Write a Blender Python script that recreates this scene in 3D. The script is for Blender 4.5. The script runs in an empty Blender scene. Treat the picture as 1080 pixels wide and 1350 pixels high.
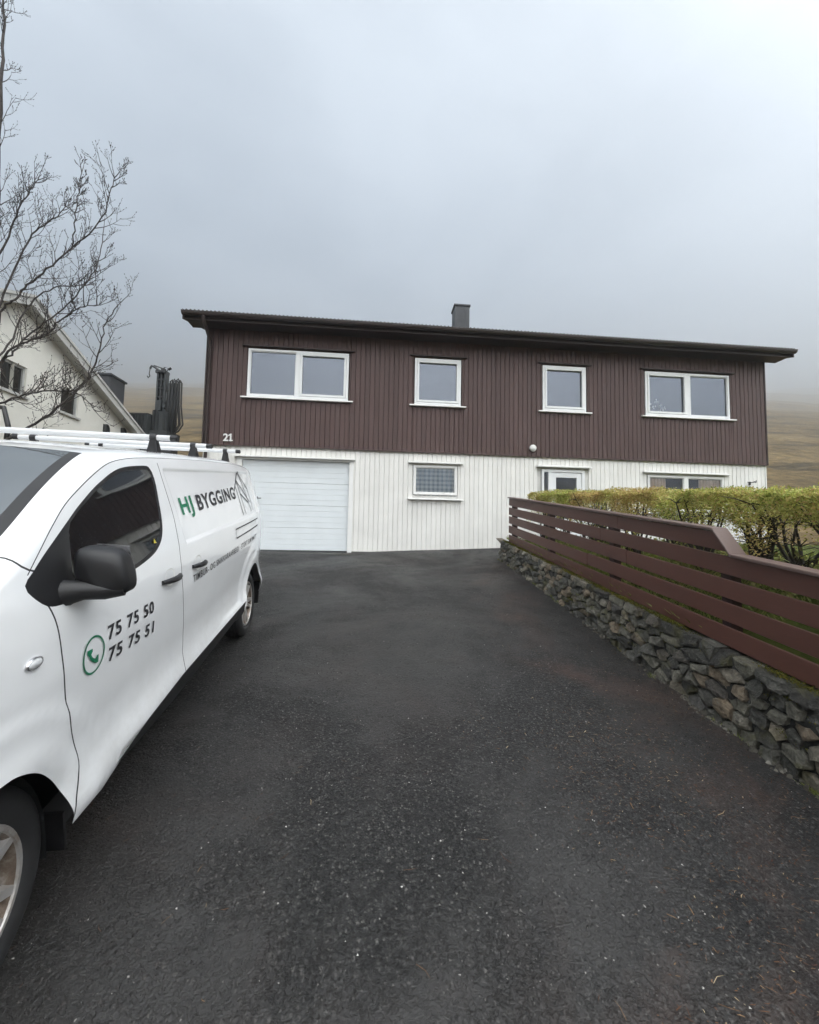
import bpy, bmesh, math, random
import numpy as np
from mathutils import Vector, Matrix, geometry, noise as mnoise

random.seed(7)
RNG = np.random.default_rng(11)
SC = bpy.context.scene
COL = SC.collection
R = math.radians

# ------------------------------------------------------------------ camera
cam_data = bpy.data.cameras.new('camera')
cam = bpy.data.objects.new('camera', cam_data)
COL.objects.link(cam)
SC.camera = cam
cam_data.sensor_fit = 'HORIZONTAL'
cam_data.sensor_width = 36.0
cam_data.lens = 541.0 / 1080.0 * 36.0
cam_data.clip_start = 0.05
cam_data.clip_end = 6000
_p, _r = R(3.75), R(1.1)
_fw = Vector((0, math.cos(_p), math.sin(_p)))
_up = Vector((0, -math.sin(_p), math.cos(_p)))
_ri = Vector((1, 0, 0))
_ri2 = _ri * math.cos(_r) + _up * math.sin(_r)
_up2 = -_ri * math.sin(_r) + _up * math.cos(_r)
cam.matrix_world = Matrix(((_ri2.x, _up2.x, -_fw.x, 0), (_ri2.y, _up2.y, -_fw.y, 0), (_ri2.z, _up2.z, -_fw.z, 0), (0, 0, 0, 1)))

# ------------------------------------------------------------------ world, sun, exposure
SUN_EL, SUN_AZ = R(46), R(143)      # azimuth clockwise from +Y: behind the camera, to the right
EXPOSURE = 1.45
world = bpy.data.worlds.new('World')
SC.world = world
world.use_nodes = True
nt = world.node_tree
nt.nodes.clear()
out = nt.nodes.new('ShaderNodeOutputWorld')
bg = nt.nodes.new('ShaderNodeBackground')
sky = nt.nodes.new('ShaderNodeTexSky')
sky.sky_type = 'NISHITA'
sky.sun_disc = False
sky.sun_elevation = SUN_EL
sky.sun_rotation = SUN_AZ
sky.air_density = 1.0
sky.dust_density = 3.0
tc = nt.nodes.new('ShaderNodeTexCoord')
mp = nt.nodes.new('ShaderNodeMapping')
mp.inputs['Scale'].default_value = (1.0, 1.0, 2.0)
mp.inputs['Location'].default_value = (6.19, 1.54, 12.0)
n1 = nt.nodes.new('ShaderNodeTexNoise')
n1.inputs['Scale'].default_value = 2.7
n1.inputs['Detail'].default_value = 7.0
n1.inputs['Roughness'].default_value = 0.50
n1.inputs['Distortion'].default_value = 0.35
cr = nt.nodes.new('ShaderNodeValToRGB')
cr.color_ramp.elements[0].position = 0.36
cr.color_ramp.elements[0].color = (0.150, 0.169, 0.193, 1)
cr.color_ramp.elements[1].position = 0.64
cr.color_ramp.elements[1].color = (0.280, 0.306, 0.334, 1)
sc10 = nt.nodes.new('ShaderNodeVectorMath')
sc10.operation = 'SCALE'
sc10.inputs['Scale'].default_value = 10.0
mixw = nt.nodes.new('ShaderNodeMixRGB')
mixw.inputs['Fac'].default_value = 0.93
nt.links.new(tc.outputs['Generated'], mp.inputs['Vector'])
nt.links.new(mp.outputs['Vector'], n1.inputs['Vector'])
nt.links.new(n1.outputs['Fac'], cr.inputs['Fac'])
nt.links.new(cr.outputs['Color'], sc10.inputs[0])
nt.links.new(sky.outputs['Color'], mixw.inputs['Color1'])
nt.links.new(sc10.outputs['Vector'], mixw.inputs['Color2'])
nt.links.new(mixw.outputs['Color'], bg.inputs['Color'])
bg.inputs['Strength'].default_value = 0.1
nt.links.new(bg.outputs['Background'], out.inputs['Surface'])

sun_d = bpy.data.lights.new('sun', 'SUN')
sun_d.energy = 3.0
sun_d.angle = R(112)
sun_d.color = (1.0, 0.96, 0.90)
sun = bpy.data.objects.new('sun', sun_d)
COL.objects.link(sun)
_sd = Vector((math.sin(SUN_AZ) * math.cos(SUN_EL), math.cos(SUN_AZ) * math.cos(SUN_EL), math.sin(SUN_EL)))
sun.rotation_euler = _sd.to_track_quat('Z', 'Y').to_euler()

SC.view_settings.view_transform = 'Standard'
SC.view_settings.look = 'None'
SC.view_settings.exposure = EXPOSURE
SC.view_settings.gamma = 1.0
SC.view_settings.use_curve_mapping = False
try:
    SC.cycles.volume_bounces = 2
    SC.cycles.max_bounces = 8
    SC.cycles.use_denoising = True
    SC.cycles.denoising_prefilter = 'ACCURATE'
except Exception:
    pass

# ------------------------------------------------------------------ helpers: objects
def link(name, data, parent=None):
    o = bpy.data.objects.new(name, data)
    COL.objects.link(o)
    if parent is not None:
        o.parent = parent
    return o

def tag(o, label=None, cat=None, group=None, kind=None):
    if label: o['label'] = label
    if cat: o['category'] = cat
    if group: o['group'] = group
    if kind: o['kind'] = kind
    return o

def empty(name, mat4, label, cat, group=None):
    o = link(name, None)
    o.empty_display_size = 0.2
    o.matrix_world = mat4
    return tag(o, label, cat, group)

class MB:
    """collects verts / faces (with material slots) and links them as one mesh object"""
    def __init__(s):
        s.v, s.f, s.m = [], [], []
    def add(s, vs, fs, mi=0):
        b = len(s.v)
        s.v.extend([tuple(v) for v in vs])
        for f in fs:
            s.f.append(tuple(i + b for i in f)); s.m.append(mi)
    def box(s, x0, x1, y0, y1, z0, z1, mi=0):
        if x0 > x1: x0, x1 = x1, x0
        if y0 > y1: y0, y1 = y1, y0
        if z0 > z1: z0, z1 = z1, z0
        s.add([(x0,y0,z0),(x1,y0,z0),(x1,y1,z0),(x0,y1,z0),(x0,y0,z1),(x1,y0,z1),(x1,y1,z1),(x0,y1,z1)],
              [(0,3,2,1),(4,5,6,7),(0,1,5,4),(1,2,6,5),(2,3,7,6),(3,0,4,7)], mi)
    def hexa(s, p, mi=0):
        s.add(p, [(0,3,2,1),(4,5,6,7),(0,1,5,4),(1,2,6,5),(2,3,7,6),(3,0,4,7)], mi)
    def prism(s, poly, axis_fn, d0, d1, mi=0):
        """poly: list of 2D points; axis_fn(a, b, d) -> 3D"""
        n = len(poly)
        vs = [axis_fn(a, b, d0) for a, b in poly] + [axis_fn(a, b, d1) for a, b in poly]
        fs = [tuple(range(n))[::-1], tuple(range(n, 2 * n))]
        fs += [(i, (i + 1) % n, n + (i + 1) % n, n + i) for i in range(n)]
        s.add(vs, fs, mi)
    def tube(s, pts, rad, sides=6, mi=0, cap=True):
        pts = [Vector(p) for p in pts]
        n = len(pts)
        if not hasattr(rad, '__len__'): rad = [rad] * n
        vs, fs = [], []
        t0 = (pts[1] - pts[0]).normalized()
        ref = Vector((0, 0, 1)) if abs(t0.z) < 0.9 else Vector((1, 0, 0))
        u = t0.cross(ref).normalized()
        for i, p in enumerate(pts):
            a = pts[max(i - 1, 0)]; b = pts[min(i + 1, n - 1)]
            t = (b - a)
            t = t.normalized() if t.length > 1e-9 else t0
            u = (u - t * u.dot(t))
            u = u.normalized() if u.length > 1e-6 else t.orthogonal().normalized()
            w = t.cross(u)
            for k in range(sides):
                an = 2 * math.pi * k / sides
                vs.append(p + (u * math.cos(an) + w * math.sin(an)) * rad[i])
        for i in range(n - 1):
            for k in range(sides):
                k2 = (k + 1) % sides
                fs.append((i * sides + k, i * sides + k2, (i + 1) * sides + k2, (i + 1) * sides + k))
        if cap:
            fs.append(tuple(range(sides))[::-1])
            fs.append(tuple(range((n - 1) * sides, n * sides)))
        s.add(vs, fs, mi)
    def lathe(s, prof, fn, seg=32, mi=0, a0=0.0, a1=2 * math.pi, closed=True):
        """prof: (r, h) list; fn(r*cos, r*sin, h) -> 3D"""
        n = len(prof)
        cnt = seg if closed else seg + 1
        vs = []
        for k in range(cnt):
            an = a0 + (a1 - a0) * k / seg
            for r, h in prof:
                vs.append(fn(r * math.cos(an), r * math.sin(an), h))
        fs = []
        for k in range(seg):
            k2 = (k + 1) % cnt
            for i in range(n - 1):
                fs.append((k * n + i, k2 * n + i, k2 * n + i + 1, k * n + i + 1))
        s.add(vs, fs, mi)
    def mesh(s, name, mats, smooth=False, auto=None):
        me = bpy.data.meshes.new(name)
        me.from_pydata(s.v, [], s.f)
        if not isinstance(mats, (list, tuple)): mats = [mats]
        for m in mats: me.materials.append(m)
        if len(mats) > 1:
            me.polygons.foreach_set('material_index', s.m)
        if smooth:
            me.polygons.foreach_set('use_smooth', [True] * len(me.polygons))
            if auto is not None:
                me.set_sharp_from_angle(angle=R(auto))
        me.update()
        return me
    def build(s, name, mats, parent=None, smooth=False, auto=None):
        return link(name, s.mesh(name, mats, smooth, auto), parent)

def bevel(o, w=0.004, seg=2):
    md = o.modifiers.new('bevel', 'BEVEL')
    md.width = w; md.segments = seg; md.limit_method = 'ANGLE'; md.angle_limit = R(40)
    return o

def np_mesh(name, verts, faces, mats, parent=None, smooth=False, midx=None):
    """fast mesh from numpy arrays; faces (n, k)"""
    me = bpy.data.meshes.new(name)
    nv, nf, k = len(verts), len(faces), faces.shape[1]
    me.vertices.add(nv)
    me.vertices.foreach_set('co', verts.astype(np.float32).ravel())
    me.loops.add(nf * k)
    me.loops.foreach_set('vertex_index', faces.astype(np.int32).ravel())
    me.polygons.add(nf)
    me.polygons.foreach_set('loop_start', np.arange(0, nf * k, k, dtype=np.int32))
    if not isinstance(mats, (list, tuple)): mats = [mats]
    for m in mats: me.materials.append(m)
    if smooth:
        me.polygons.foreach_set('use_smooth', np.ones(nf, dtype=bool))
    if midx is not None: me.polygons.foreach_set('material_index', np.asarray(midx, dtype=np.int32))
    me.update(calc_edges=True)
    me.validate()
    return link(name, me, parent)

# ------------------------------------------------------------------ helpers: materials
class NT:
    def __init__(s, name):
        s.m = bpy.data.materials.new(name)
        s.m.use_nodes = True
        s.t = s.m.node_tree
        s.t.nodes.clear()
        s.out = s.n('ShaderNodeOutputMaterial')
        s.b = s.n('ShaderNodeBsdfPrincipled')
        s.l(s.b.outputs[0], s.out.inputs['Surface'])
        s.tc = s.n('ShaderNodeTexCoord')
    def n(s, t, **kw):
        x = s.t.nodes.new(t)
        for k, v in kw.items(): setattr(x, k, v)
        return x
    def l(s, a, b): s.t.links.new(a, b)
    def set(s, **kw):
        for k, v in kw.items():
            s.b.inputs[k.replace('_', ' ')].default_value = v
    def map(s, scale=(1, 1, 1), coord='Object'):
        m = s.n('ShaderNodeMapping')
        m.inputs['Scale'].default_value = scale
        s.l(s.tc.outputs[coord], m.inputs['Vector'])
        return m.outputs['Vector']
    def noise(s, scale=5, detail=3, rough=0.5, vec=None, dist=0.0):
        x = s.n('ShaderNodeTexNoise')
        x.inputs['Scale'].default_value = scale
        x.inputs['Detail'].default_value = detail
        x.inputs['Roughness'].default_value = rough
        x.inputs['Distortion'].default_value = dist
        s.l(vec if vec is not None else s.tc.outputs['Object'], x.inputs['Vector'])
        return x.outputs['Fac']
    def voro(s, scale=5, feature='F1', vec=None, rand=1.0, out='Distance'):
        x = s.n('ShaderNodeTexVoronoi', feature=feature)
        x.inputs['Scale'].default_value = scale
        x.inputs['Randomness'].default_value = rand
        s.l(vec if vec is not None else s.tc.outputs['Object'], x.inputs['Vector'])
        return x.outputs[out]
    def ramp(s, fac, stops):
        x = s.n('ShaderNodeValToRGB')
        e = x.color_ramp.elements
        while len(e) < len(stops): e.new(0.5)
        for i, (p, c) in enumerate(stops):
            e[i].position = p
            e[i].color = (c, c, c, 1) if not hasattr(c, '__len__') else (*c, 1)
        s.l(fac, x.inputs['Fac'])
        return x.outputs['Color']
    def mix(s, fac, a, b, mode='MIX'):
        x = s.n('ShaderNodeMixRGB', blend_type=mode)
        for inp, v in ((x.inputs['Fac'], fac), (x.inputs['Color1'], a), (x.inputs['Color2'], b)):
            if isinstance(v, (int, float)): inp.default_value = v if inp.name == 'Fac' else (v, v, v, 1)
            elif hasattr(v, '__len__'): inp.default_value = (*v, 1)
            else: s.l(v, inp)
        return x.outputs['Color']
    def math(s, op, a, b=0.0):
        x = s.n('ShaderNodeMath', operation=op)
        for i, v in enumerate((a, b)):
            if isinstance(v, (int, float)): x.inputs[i].default_value = v
            else: s.l(v, x.inputs[i])
        return x.outputs[0]
    def bump(s, h, strength=0.3, dist=0.01, prev=None):
        x = s.n('ShaderNodeBump')
        x.inputs['Strength'].default_value = strength
        x.inputs['Distance'].default_value = dist
        s.l(h, x.inputs['Height'])
        if prev is not None: s.l(prev, x.inputs['Normal'])
        return x.outputs['Normal']
    def col(s, c): s.l(c, s.b.inputs['Base Color'])
    def rough(s, c): s.l(c, s.b.inputs['Roughness'])
    def nrm(s, c): s.l(c, s.b.inputs['Normal'])
    def rand(s):
        return s.n('ShaderNodeObjectInfo').outputs['Random']

def simple(name, c, rough=0.5, var=0.12, scale=6.0, bump=0.0, bscale=80, metal=0.0, spec=0.5, per_obj=0.0):
    k = NT(name)
    k.set(Roughness=rough, Metallic=metal, Specular_IOR_Level=spec)
    f = k.noise(scale, 5, 0.6)
    lo = tuple(x * (1 - var) for x in c); hi = tuple(min(1, x * (1 + var)) for x in c)
    cc = k.ramp(f, [(0.3, lo), (0.7, hi)])
    if per_obj:
        v = k.ramp(k.rand(), [(0.0, 1 - per_obj), (1.0, 1 + per_obj)])
        cc = k.mix(1.0, cc, v, 'MULTIPLY')
    k.col(cc)
    if bump:
        k.nrm(k.bump(k.noise(bscale, 3, 0.6), bump, 0.004))
    return k.m

M = {}
def painted_wood(name, c, rough, per_obj, grain=0.25, streak=0.14, axis='z'):
    k = NT(name)
    sc = {'z': (14, 14, 0.9), 'x': (0.9, 14, 14)}[axis]
    v = k.map(sc)
    f = k.noise(6, 5, 0.65, v, 0.4)
    g = k.noise(1.3, 4, 0.6)
    base = k.ramp(f, [(0.25, tuple(x * (1 - streak) for x in c)), (0.75, tuple(min(1, x * (1 + streak)) for x in c))])
    base = k.mix(0.5, base, k.ramp(g, [(0.3, tuple(x * 0.86 for x in c)), (0.7, tuple(min(1, x * 1.1) for x in c))]))
    vv = k.ramp(k.rand(), [(0, 1 - per_obj), (1, 1 + per_obj)])
    base = k.mix(1.0, base, vv, 'MULTIPLY')
    k.col(base)
    k.set(Specular_IOR_Level=0.4)
    k.rough(k.ramp(f, [(0.2, rough - 0.08), (0.8, rough + 0.1)]))
    k.nrm(k.bump(f, grain, 0.003))
    return k.m

M['brown_board'] = painted_wood('brown_board', (0.083, 0.049, 0.045), 0.55, 0.10)
M['brown_trim'] = painted_wood('brown_trim', (0.038, 0.024, 0.022), 0.5, 0.08, axis='x')
M['white_board'] = painted_wood('white_board', (0.79, 0.78, 0.745), 0.5, 0.022, 0.15, 0.03)
M['white_paint'] = simple('white_paint', (0.80, 0.80, 0.78), 0.42, 0.035, 4, 0.05)
M['white_plastic'] = simple('white_plastic', (0.80, 0.815, 0.82), 0.3, 0.02, 3)
M['garage_paint'] = simple('garage_paint', (0.72, 0.76, 0.78), 0.38, 0.035, 2.5, 0.06, 140)
M['dark_void'] = simple('dark_void', (0.012, 0.011, 0.011), 0.9)
M['groove'] = simple('groove', (0.040, 0.026, 0.024), 0.8)
M['groove_white'] = simple('groove_white', (0.60, 0.595, 0.57), 0.8)
M['roof_sheet'] = simple('roof_sheet', (0.05, 0.046, 0.045), 0.6, 0.25, 3)
M['gutter'] = simple('gutter', (0.045, 0.033, 0.031), 0.32, 0.15, 2)
M['zinc'] = simple('zinc', (0.042, 0.045, 0.050), 0.45, 0.2, 3, 0.05, 30, 0.3)
M['black_plastic'] = simple('black_plastic', (0.010, 0.010, 0.0115), 0.45, 0.2, 8, 0.08, 400)
M['rubber'] = simple('rubber', (0.016, 0.016, 0.017), 0.7, 0.25, 10, 0.1, 120)
M['seal'] = simple('seal', (0.02, 0.02, 0.021), 0.6)
M['frost'] = simple('frost', (0.78, 0.78, 0.76), 0.35, 0.02)
M['alu'] = simple('alu', (0.60, 0.61, 0.62), 0.38, 0.05, 5, 0, 80, 0.0)
M['green_ink'] = simple('green_ink', (0.010, 0.17, 0.085), 0.45, 0.03)
M['black_ink'] = simple('black_ink', (0.022, 0.023, 0.028), 0.45, 0.05)
M['chrome'] = simple('chrome', (0.6, 0.6, 0.62), 0.18, 0.05, 5, 0, 80, 0.9)
M['clear_lens'] = simple('clear_lens', (0.45, 0.46, 0.47), 0.12, 0.25, 60, 0.3, 120)
M['yellow'] = simple('yellow', (0.62, 0.50, 0.04), 0.45)
M['soil'] = simple('soil', (0.035, 0.026, 0.018), 0.95, 0.4, 8, 0.5, 30)

def glass_house():
    k = NT('window_glass')
    gl = k.n('ShaderNodeBsdfGlossy'); gl.inputs['Roughness'].default_value = 0.015
    gl.inputs['Color'].default_value = (0.80, 0.87, 1.0, 1)
    tr = k.n('ShaderNodeBsdfTransparent'); tr.inputs['Color'].default_value = (0.92, 0.94, 0.94, 1)
    fr = k.n('ShaderNodeFresnel'); fr.inputs['IOR'].default_value = 1.75
    wob = k.bump(k.noise(1.2, 2, 0.5), 0.03, 0.02)
    k.l(wob, gl.inputs['Normal'])
    mx = k.n('ShaderNodeMixShader')
    f = k.math('ADD', fr.outputs[0], 0.075)
    k.l(f, mx.inputs[0]); k.l(tr.outputs[0], mx.inputs[1]); k.l(gl.outputs[0], mx.inputs[2])
    k.l(mx.outputs[0], k.out.inputs['Surface'])
    return k.m
M['glass'] = glass_house()
def glass_car(name, tint, base):
    k = NT(name)
    k.set(Base_Color=(*base, 1), Roughness=0.03, IOR=1.52 if name == 'car_glass' else 2.1, Specular_IOR_Level=tint)
    d = k.voro(160, 'F1', None, 1.0)
    drop = k.ramp(d, [(0.0, 1.0), (0.18, 0.0)])
    k.nrm(k.bump(k.mix(k.ramp(k.noise(30, 2), [(0.55, 0.0), (0.62, 1.0)]), 0.0, drop), 0.25, 0.002))
    return k.m
M['car_glass'] = glass_car('car_glass', 0.55, (0.006, 0.007, 0.008))
M['screen_glass'] = glass_car('screen_glass', 1.3, (0.045, 0.052, 0.054))

def car_paint():
    k = NT('van_paint')
    k.set(Roughness=0.34, Coat_Weight=1.0, Coat_Roughness=0.06, Specular_IOR_Level=0.4)
    f = k.noise(2.2, 4, 0.6)
    base = k.ramp(f, [(0.3, (0.775, 0.79, 0.805)), (0.7, (0.82, 0.83, 0.84))])
    dirt = k.noise(9, 6, 0.7)
    sep = k.n('ShaderNodeSeparateXYZ'); k.l(k.tc.outputs['Object'], sep.inputs[0])
    low = k.ramp(sep.outputs['Z'], [(0.30, 1.0), (0.85, 0.0)])
    base = k.mix(k.math('MULTIPLY', low, k.ramp(dirt, [(0.35, 0.0), (0.8, 0.55)])), base, (0.40, 0.38, 0.35))
    k.col(base)
    d = k.voro(150, 'F1', None, 1.0)
    drop = k.ramp(d, [(0.0, 1.0), (0.22, 0.0)])
    msk = k.ramp(k.noise(45, 2), [(0.52, 0.0), (0.60, 1.0)])
    k.nrm(k.bump(k.mix(msk, 0.0, drop), 0.10, 0.002))
    return k.m
M['van_paint'] = car_paint()

def rim_mat():
    k = NT('rim_alloy')
    f = k.noise(11, 5, 0.65)
    k.col(k.ramp(f, [(0.28, (0.22, 0.17, 0.13)), (0.48, (0.44, 0.42, 0.40)), (0.8, (0.58, 0.58, 0.58))]))
    k.set(Roughness=0.38, Metallic=0.55)
    return k.m
M['rim'] = rim_mat()
def rim_dust():
    k = NT('rim_dusty')
    f = k.noise(14, 5, 0.7)
    k.col(k.ramp(f, [(0.3, (0.05, 0.032, 0.022)), (0.55, (0.17, 0.13, 0.10)), (0.75, (0.36, 0.33, 0.30))]))
    k.set(Roughness=0.6, Metallic=0.3)
    return k.m
M['rim_dust'] = rim_dust()

def asphalt():
    k = NT('asphalt')
    big = k.noise(0.50, 5, 0.6, None, 0.6)
    mid = k.noise(3.2, 6, 0.65)
    grain = k.noise(85, 5, 0.75)
    wv = k.n('ShaderNodeVectorMath', operation='ADD')
    nz = k.n('ShaderNodeTexNoise'); nz.inputs['Scale'].default_value = 40; k.l(k.tc.outputs['Object'], nz.inputs['Vector'])
    s3 = k.n('ShaderNodeVectorMath', operation='SCALE'); s3.inputs['Scale'].default_value = 0.02; k.l(nz.outputs['Color'], s3.inputs[0])
    k.l(k.tc.outputs['Object'], wv.inputs[0]); k.l(s3.outputs[0], wv.inputs[1])
    ag = k.voro(75, 'F1', wv.outputs[0], 1.0)
    agc = k.voro(75, 'F1', wv.outputs[0], 1.0, 'Color')
    pit = k.ramp(k.noise(42, 3, 0.7, None, 0.4), [(0.40, 1.0), (0.50, 0.0)])
    coarse = k.ramp(k.math('ADD', k.math('MULTIPLY', big, 0.7), k.math('MULTIPLY', mid, 0.3)), [(0.43, 1.0), (0.56, 0.18)])
    # colour: black binder, greyer worn aggregate, brown organic dirt in drifts
    sepc = k.n('ShaderNodeSeparateColor'); k.l(agc, sepc.inputs[0])
    stones = k.ramp(sepc.outputs[0], [(0.0, (0.008, 0.0078, 0.008)), (0.5, (0.023, 0.0224, 0.0222)), (0.85, (0.045, 0.0435, 0.0415)), (1.0, (0.105, 0.10, 0.094))])
    binder = (0.0075, 0.0073, 0.0075)
    rough_c = k.mix(k.ramp(ag, [(0.32, 0.0), (0.62, 1.0)]), stones, binder)
    rough_c = k.mix(pit, rough_c, (0.005, 0.005, 0.005))
    worn_c = k.ramp(grain, [(0.30, (0.010, 0.0096, 0.0093)), (0.52, (0.0225, 0.0215, 0.0205)), (0.72, (0.046, 0.044, 0.0415))])
    c = k.mix(coarse, worn_c, rough_c)
    white = k.math('MULTIPLY', k.ramp(sepc.outputs[1], [(0.992, 0.0), (0.995, 1.0)]), k.ramp(ag, [(0.2, 1.0), (0.36, 0.0)]))
    c = k.mix(white, c, (0.30, 0.29, 0.27))
    dm = k.math('MULTIPLY', k.ramp(k.noise(0.8, 5, 0.65, None, 0.8), [(0.48, 0.0), (0.66, 1.0)]), k.ramp(mid, [(0.35, 0.2), (0.65, 1.0)]))
    sx = k.n('ShaderNodeSeparateXYZ'); k.l(k.tc.outputs['Object'], sx.inputs[0])
    side = k.ramp(sx.outputs['X'], [(0.35, 0.25), (1.0, 1.0)])
    c = k.mix(k.math('MULTIPLY', k.math('MULTIPLY', dm, side), 0.8), c, (0.050, 0.028, 0.021))
    k.col(c)
    k.rough(k.mix(coarse, k.ramp(mid, [(0.3, 0.26), (0.7, 0.55)]), k.ramp(grain, [(0.3, 0.55), (0.7, 0.85)])))
    k.set(Specular_IOR_Level=0.45)
    h = k.math('ADD', k.math('MULTIPLY', k.ramp(ag, [(0.0, 1.0), (0.65, 0.0)]), 0.7), k.math('MULTIPLY', grain, 0.7))
    h = k.math('SUBTRACT', h, k.math('MULTIPLY', pit, 1.2))
    h = k.math('MULTIPLY', h, k.math('ADD', k.math('MULTIPLY', coarse, 0.95), 0.08))
    b = k.bump(h, 0.8, 0.007)
    b = k.bump(mid, 0.35, 0.04, b)
    k.nrm(b)
    return k.m
M['asphalt'] = asphalt()

def stone_mat():
    k = NT('wall_stone')
    r = k.rand()
    tone = k.ramp(r, [(0.0, (0.040, 0.038, 0.034)), (0.25, (0.095, 0.092, 0.078)), (0.5, (0.165, 0.155, 0.120)), (0.7, (0.075, 0.074, 0.070)), (0.85, (0.20, 0.155, 0.105)), (1.0, (0.24, 0.225, 0.185))])
    f = k.noise(16, 6, 0.7, None, 0.5)
    f2 = k.noise(55, 4, 0.7)
    c = k.mix(1.0, tone, k.ramp(f, [(0.28, 0.35), (0.5, 0.95), (0.75, 1.9)]), 'MULTIPLY')
    lich = k.ramp(k.noise(19, 6, 0.8), [(0.58, 0.0), (0.65, 1.0)])
    c = k.mix(k.math('MULTIPLY', lich, 0.65), c, (0.21, 0.205, 0.17))
    mossn = k.ramp(k.noise(6, 4, 0.6), [(0.56, 0.0), (0.68, 1.0)])
    c = k.mix(k.math('MULTIPLY', mossn, 0.6), c, (0.085, 0.080, 0.020))
    k.col(c)
    k.rough(k.ramp(f2, [(0.3, 0.45), (0.7, 0.85)]))
    b = k.bump(f, 1.0, 0.05)
    k.nrm(k.bump(f2, 0.8, 0.012, b))
    return k.m
M['stone'] = stone_mat()
def mortar_mat():
    k = NT('mortar')
    f = k.noise(7, 6, 0.7, None, 0.6)
    k.col(k.ramp(f, [(0.36, (0.012, 0.012, 0.011)), (0.56, (0.035, 0.034, 0.030)), (0.66, (0.17, 0.165, 0.15)), (0.8, (0.26, 0.25, 0.23))]))
    k.set(Roughness=0.9)
    k.nrm(k.bump(k.noise(40, 5, 0.7), 0.8, 0.02))
    return k.m
M['mortar'] = mortar_mat()
M['fence_board'] = painted_wood('fence_board', (0.092, 0.038, 0.028), 0.5, 0.13, 0.3, 0.2, 'x')
M['fence_cap'] = painted_wood('fence_cap', (0.125, 0.083, 0.073), 0.45, 0.1, 0.35, 0.25, 'x')
M['fence_post'] = painted_wood('fence_post', (0.035, 0.018, 0.016), 0.6, 0.1)

def leaf_mat(name, stops, blotch, rough=0.5, transl=0.35):
    k = NT(name)
    g = k.n('ShaderNodeNewGeometry')
    c = k.ramp(g.outputs['Random Per Island'], stops)
    b = k.ramp(k.noise(1.1, 4, 0.6), [(0.42, 0.0), (0.62, 1.0)])
    c2 = k.ramp(g.outputs['Random Per Island'], blotch)
    c = k.mix(b, c, c2)
    k.col(c)
    k.set(Roughness=rough, Specular_IOR_Level=0.3)
    tr = k.n('ShaderNodeBsdfTranslucent'); k.l(c, tr.inputs['Color'])
    mx = k.n('ShaderNodeMixShader'); mx.inputs[0].default_value = transl
    k.l(k.b.outputs[0], mx.inputs[1]); k.l(tr.outputs[0], mx.inputs[2])
    k.l(mx.outputs[0], k.out.inputs['Surface'])
    return k.m
M['mortar_rubble'] = leaf_mat('mortar_rubble', [(0.0, (0.03, 0.028, 0.024)), (0.75, (0.075, 0.07, 0.058)), (1.0, (0.20, 0.19, 0.17))], [(0.0, (0.035, 0.03, 0.02)), (1.0, (0.13, 0.12, 0.10))], 0.9, 0.0)
M['hedge_leaf'] = leaf_mat('hedge_leaf', [(0.0, (0.17, 0.22, 0.045)), (0.4, (0.38, 0.42, 0.09)), (0.75, (0.56, 0.57, 0.18)), (1.0, (0.50, 0.32, 0.14))],
                           [(0.0, (0.24, 0.17, 0.06)), (0.35, (0.52, 0.38, 0.14)), (0.7, (0.55, 0.50, 0.17)), (1.0, (0.62, 0.38, 0.21))])
M['grass'] = leaf_mat('grass', [(0.0, (0.07, 0.11, 0.022)), (0.5, (0.15, 0.21, 0.042)), (0.85, (0.25, 0.29, 0.065)), (1.0, (0.36, 0.30, 0.14))],
                      [(0.0, (0.16, 0.15, 0.05)), (0.5, (0.26, 0.22, 0.09)), (1.0, (0.17, 0.23, 0.05))])
M['moss'] = leaf_mat('moss', [(0.0, (0.06, 0.065, 0.010)), (0.6, (0.12, 0.115, 0.016)), (1.0, (0.18, 0.14, 0.02))],
                     [(0.0, (0.045, 0.06, 0.012)), (1.0, (0.13, 0.12, 0.02))], 0.9, 0.1)
M['bark'] = simple('bark', (0.048, 0.040, 0.035), 0.8, 0.35, 25, 0.4, 60)
M['twig'] = simple('twig', (0.036, 0.028, 0.024), 0.7, 0.3, 20)
M['hedge_wood'] = simple('hedge_wood', (0.030, 0.024, 0.019), 0.85, 0.3, 25)

def hill_mat():
    k = NT('moor_grass')
    f = k.noise(0.045, 8, 0.68, None, 0.6)
    f2 = k.noise(0.9, 7, 0.75, k.map((0.6, 1, 1)), 0.4)
    st = k.noise(1.0, 7, 0.72, k.map((0.016, 0.045, 0.15)), 1.0)
    c = k.ramp(f, [(0.25, (0.062, 0.046, 0.022)), (0.45, (0.150, 0.106, 0.048)), (0.6, (0.215, 0.155, 0.075)), (0.8, (0.130, 0.118, 0.046))])
    c = k.mix(1.0, c, k.ramp(f2, [(0.32, 0.35), (0.5, 0.95), (0.68, 1.7)]), 'MULTIPLY')
    c = k.mix(k.ramp(st, [(0.50, 0.0), (0.60, 0.85)]), c, (0.030, 0.027, 0.020))
    k.col(c)
    k.set(Roughness=0.95, Specular_IOR_Level=0.1)
    b = k.bump(f, 0.7, 8.0)
    k.nrm(k.bump(f2, 0.6, 1.2, b))
    return k.m
M['moor'] = hill_mat()
M['cream_wall'] = simple('cream_wall', (0.74, 0.73, 0.67), 0.8, 0.07, 1.2, 0.1, 40)
M['barge'] = simple('barge', (0.46, 0.46, 0.44), 0.55, 0.06, 3)
M['slate'] = simple('slate', (0.035, 0.036, 0.04), 0.6, 0.2, 3)
M['grey_frame'] = simple('grey_frame', (0.42, 0.42, 0.41), 0.5)
M['rig_grey'] = simple('rig_grey', (0.034, 0.038, 0.039), 0.5, 0.3, 4)
M['rig_dark'] = simple('rig_dark', (0.016, 0.017, 0.018), 0.55, 0.3, 4)
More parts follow.
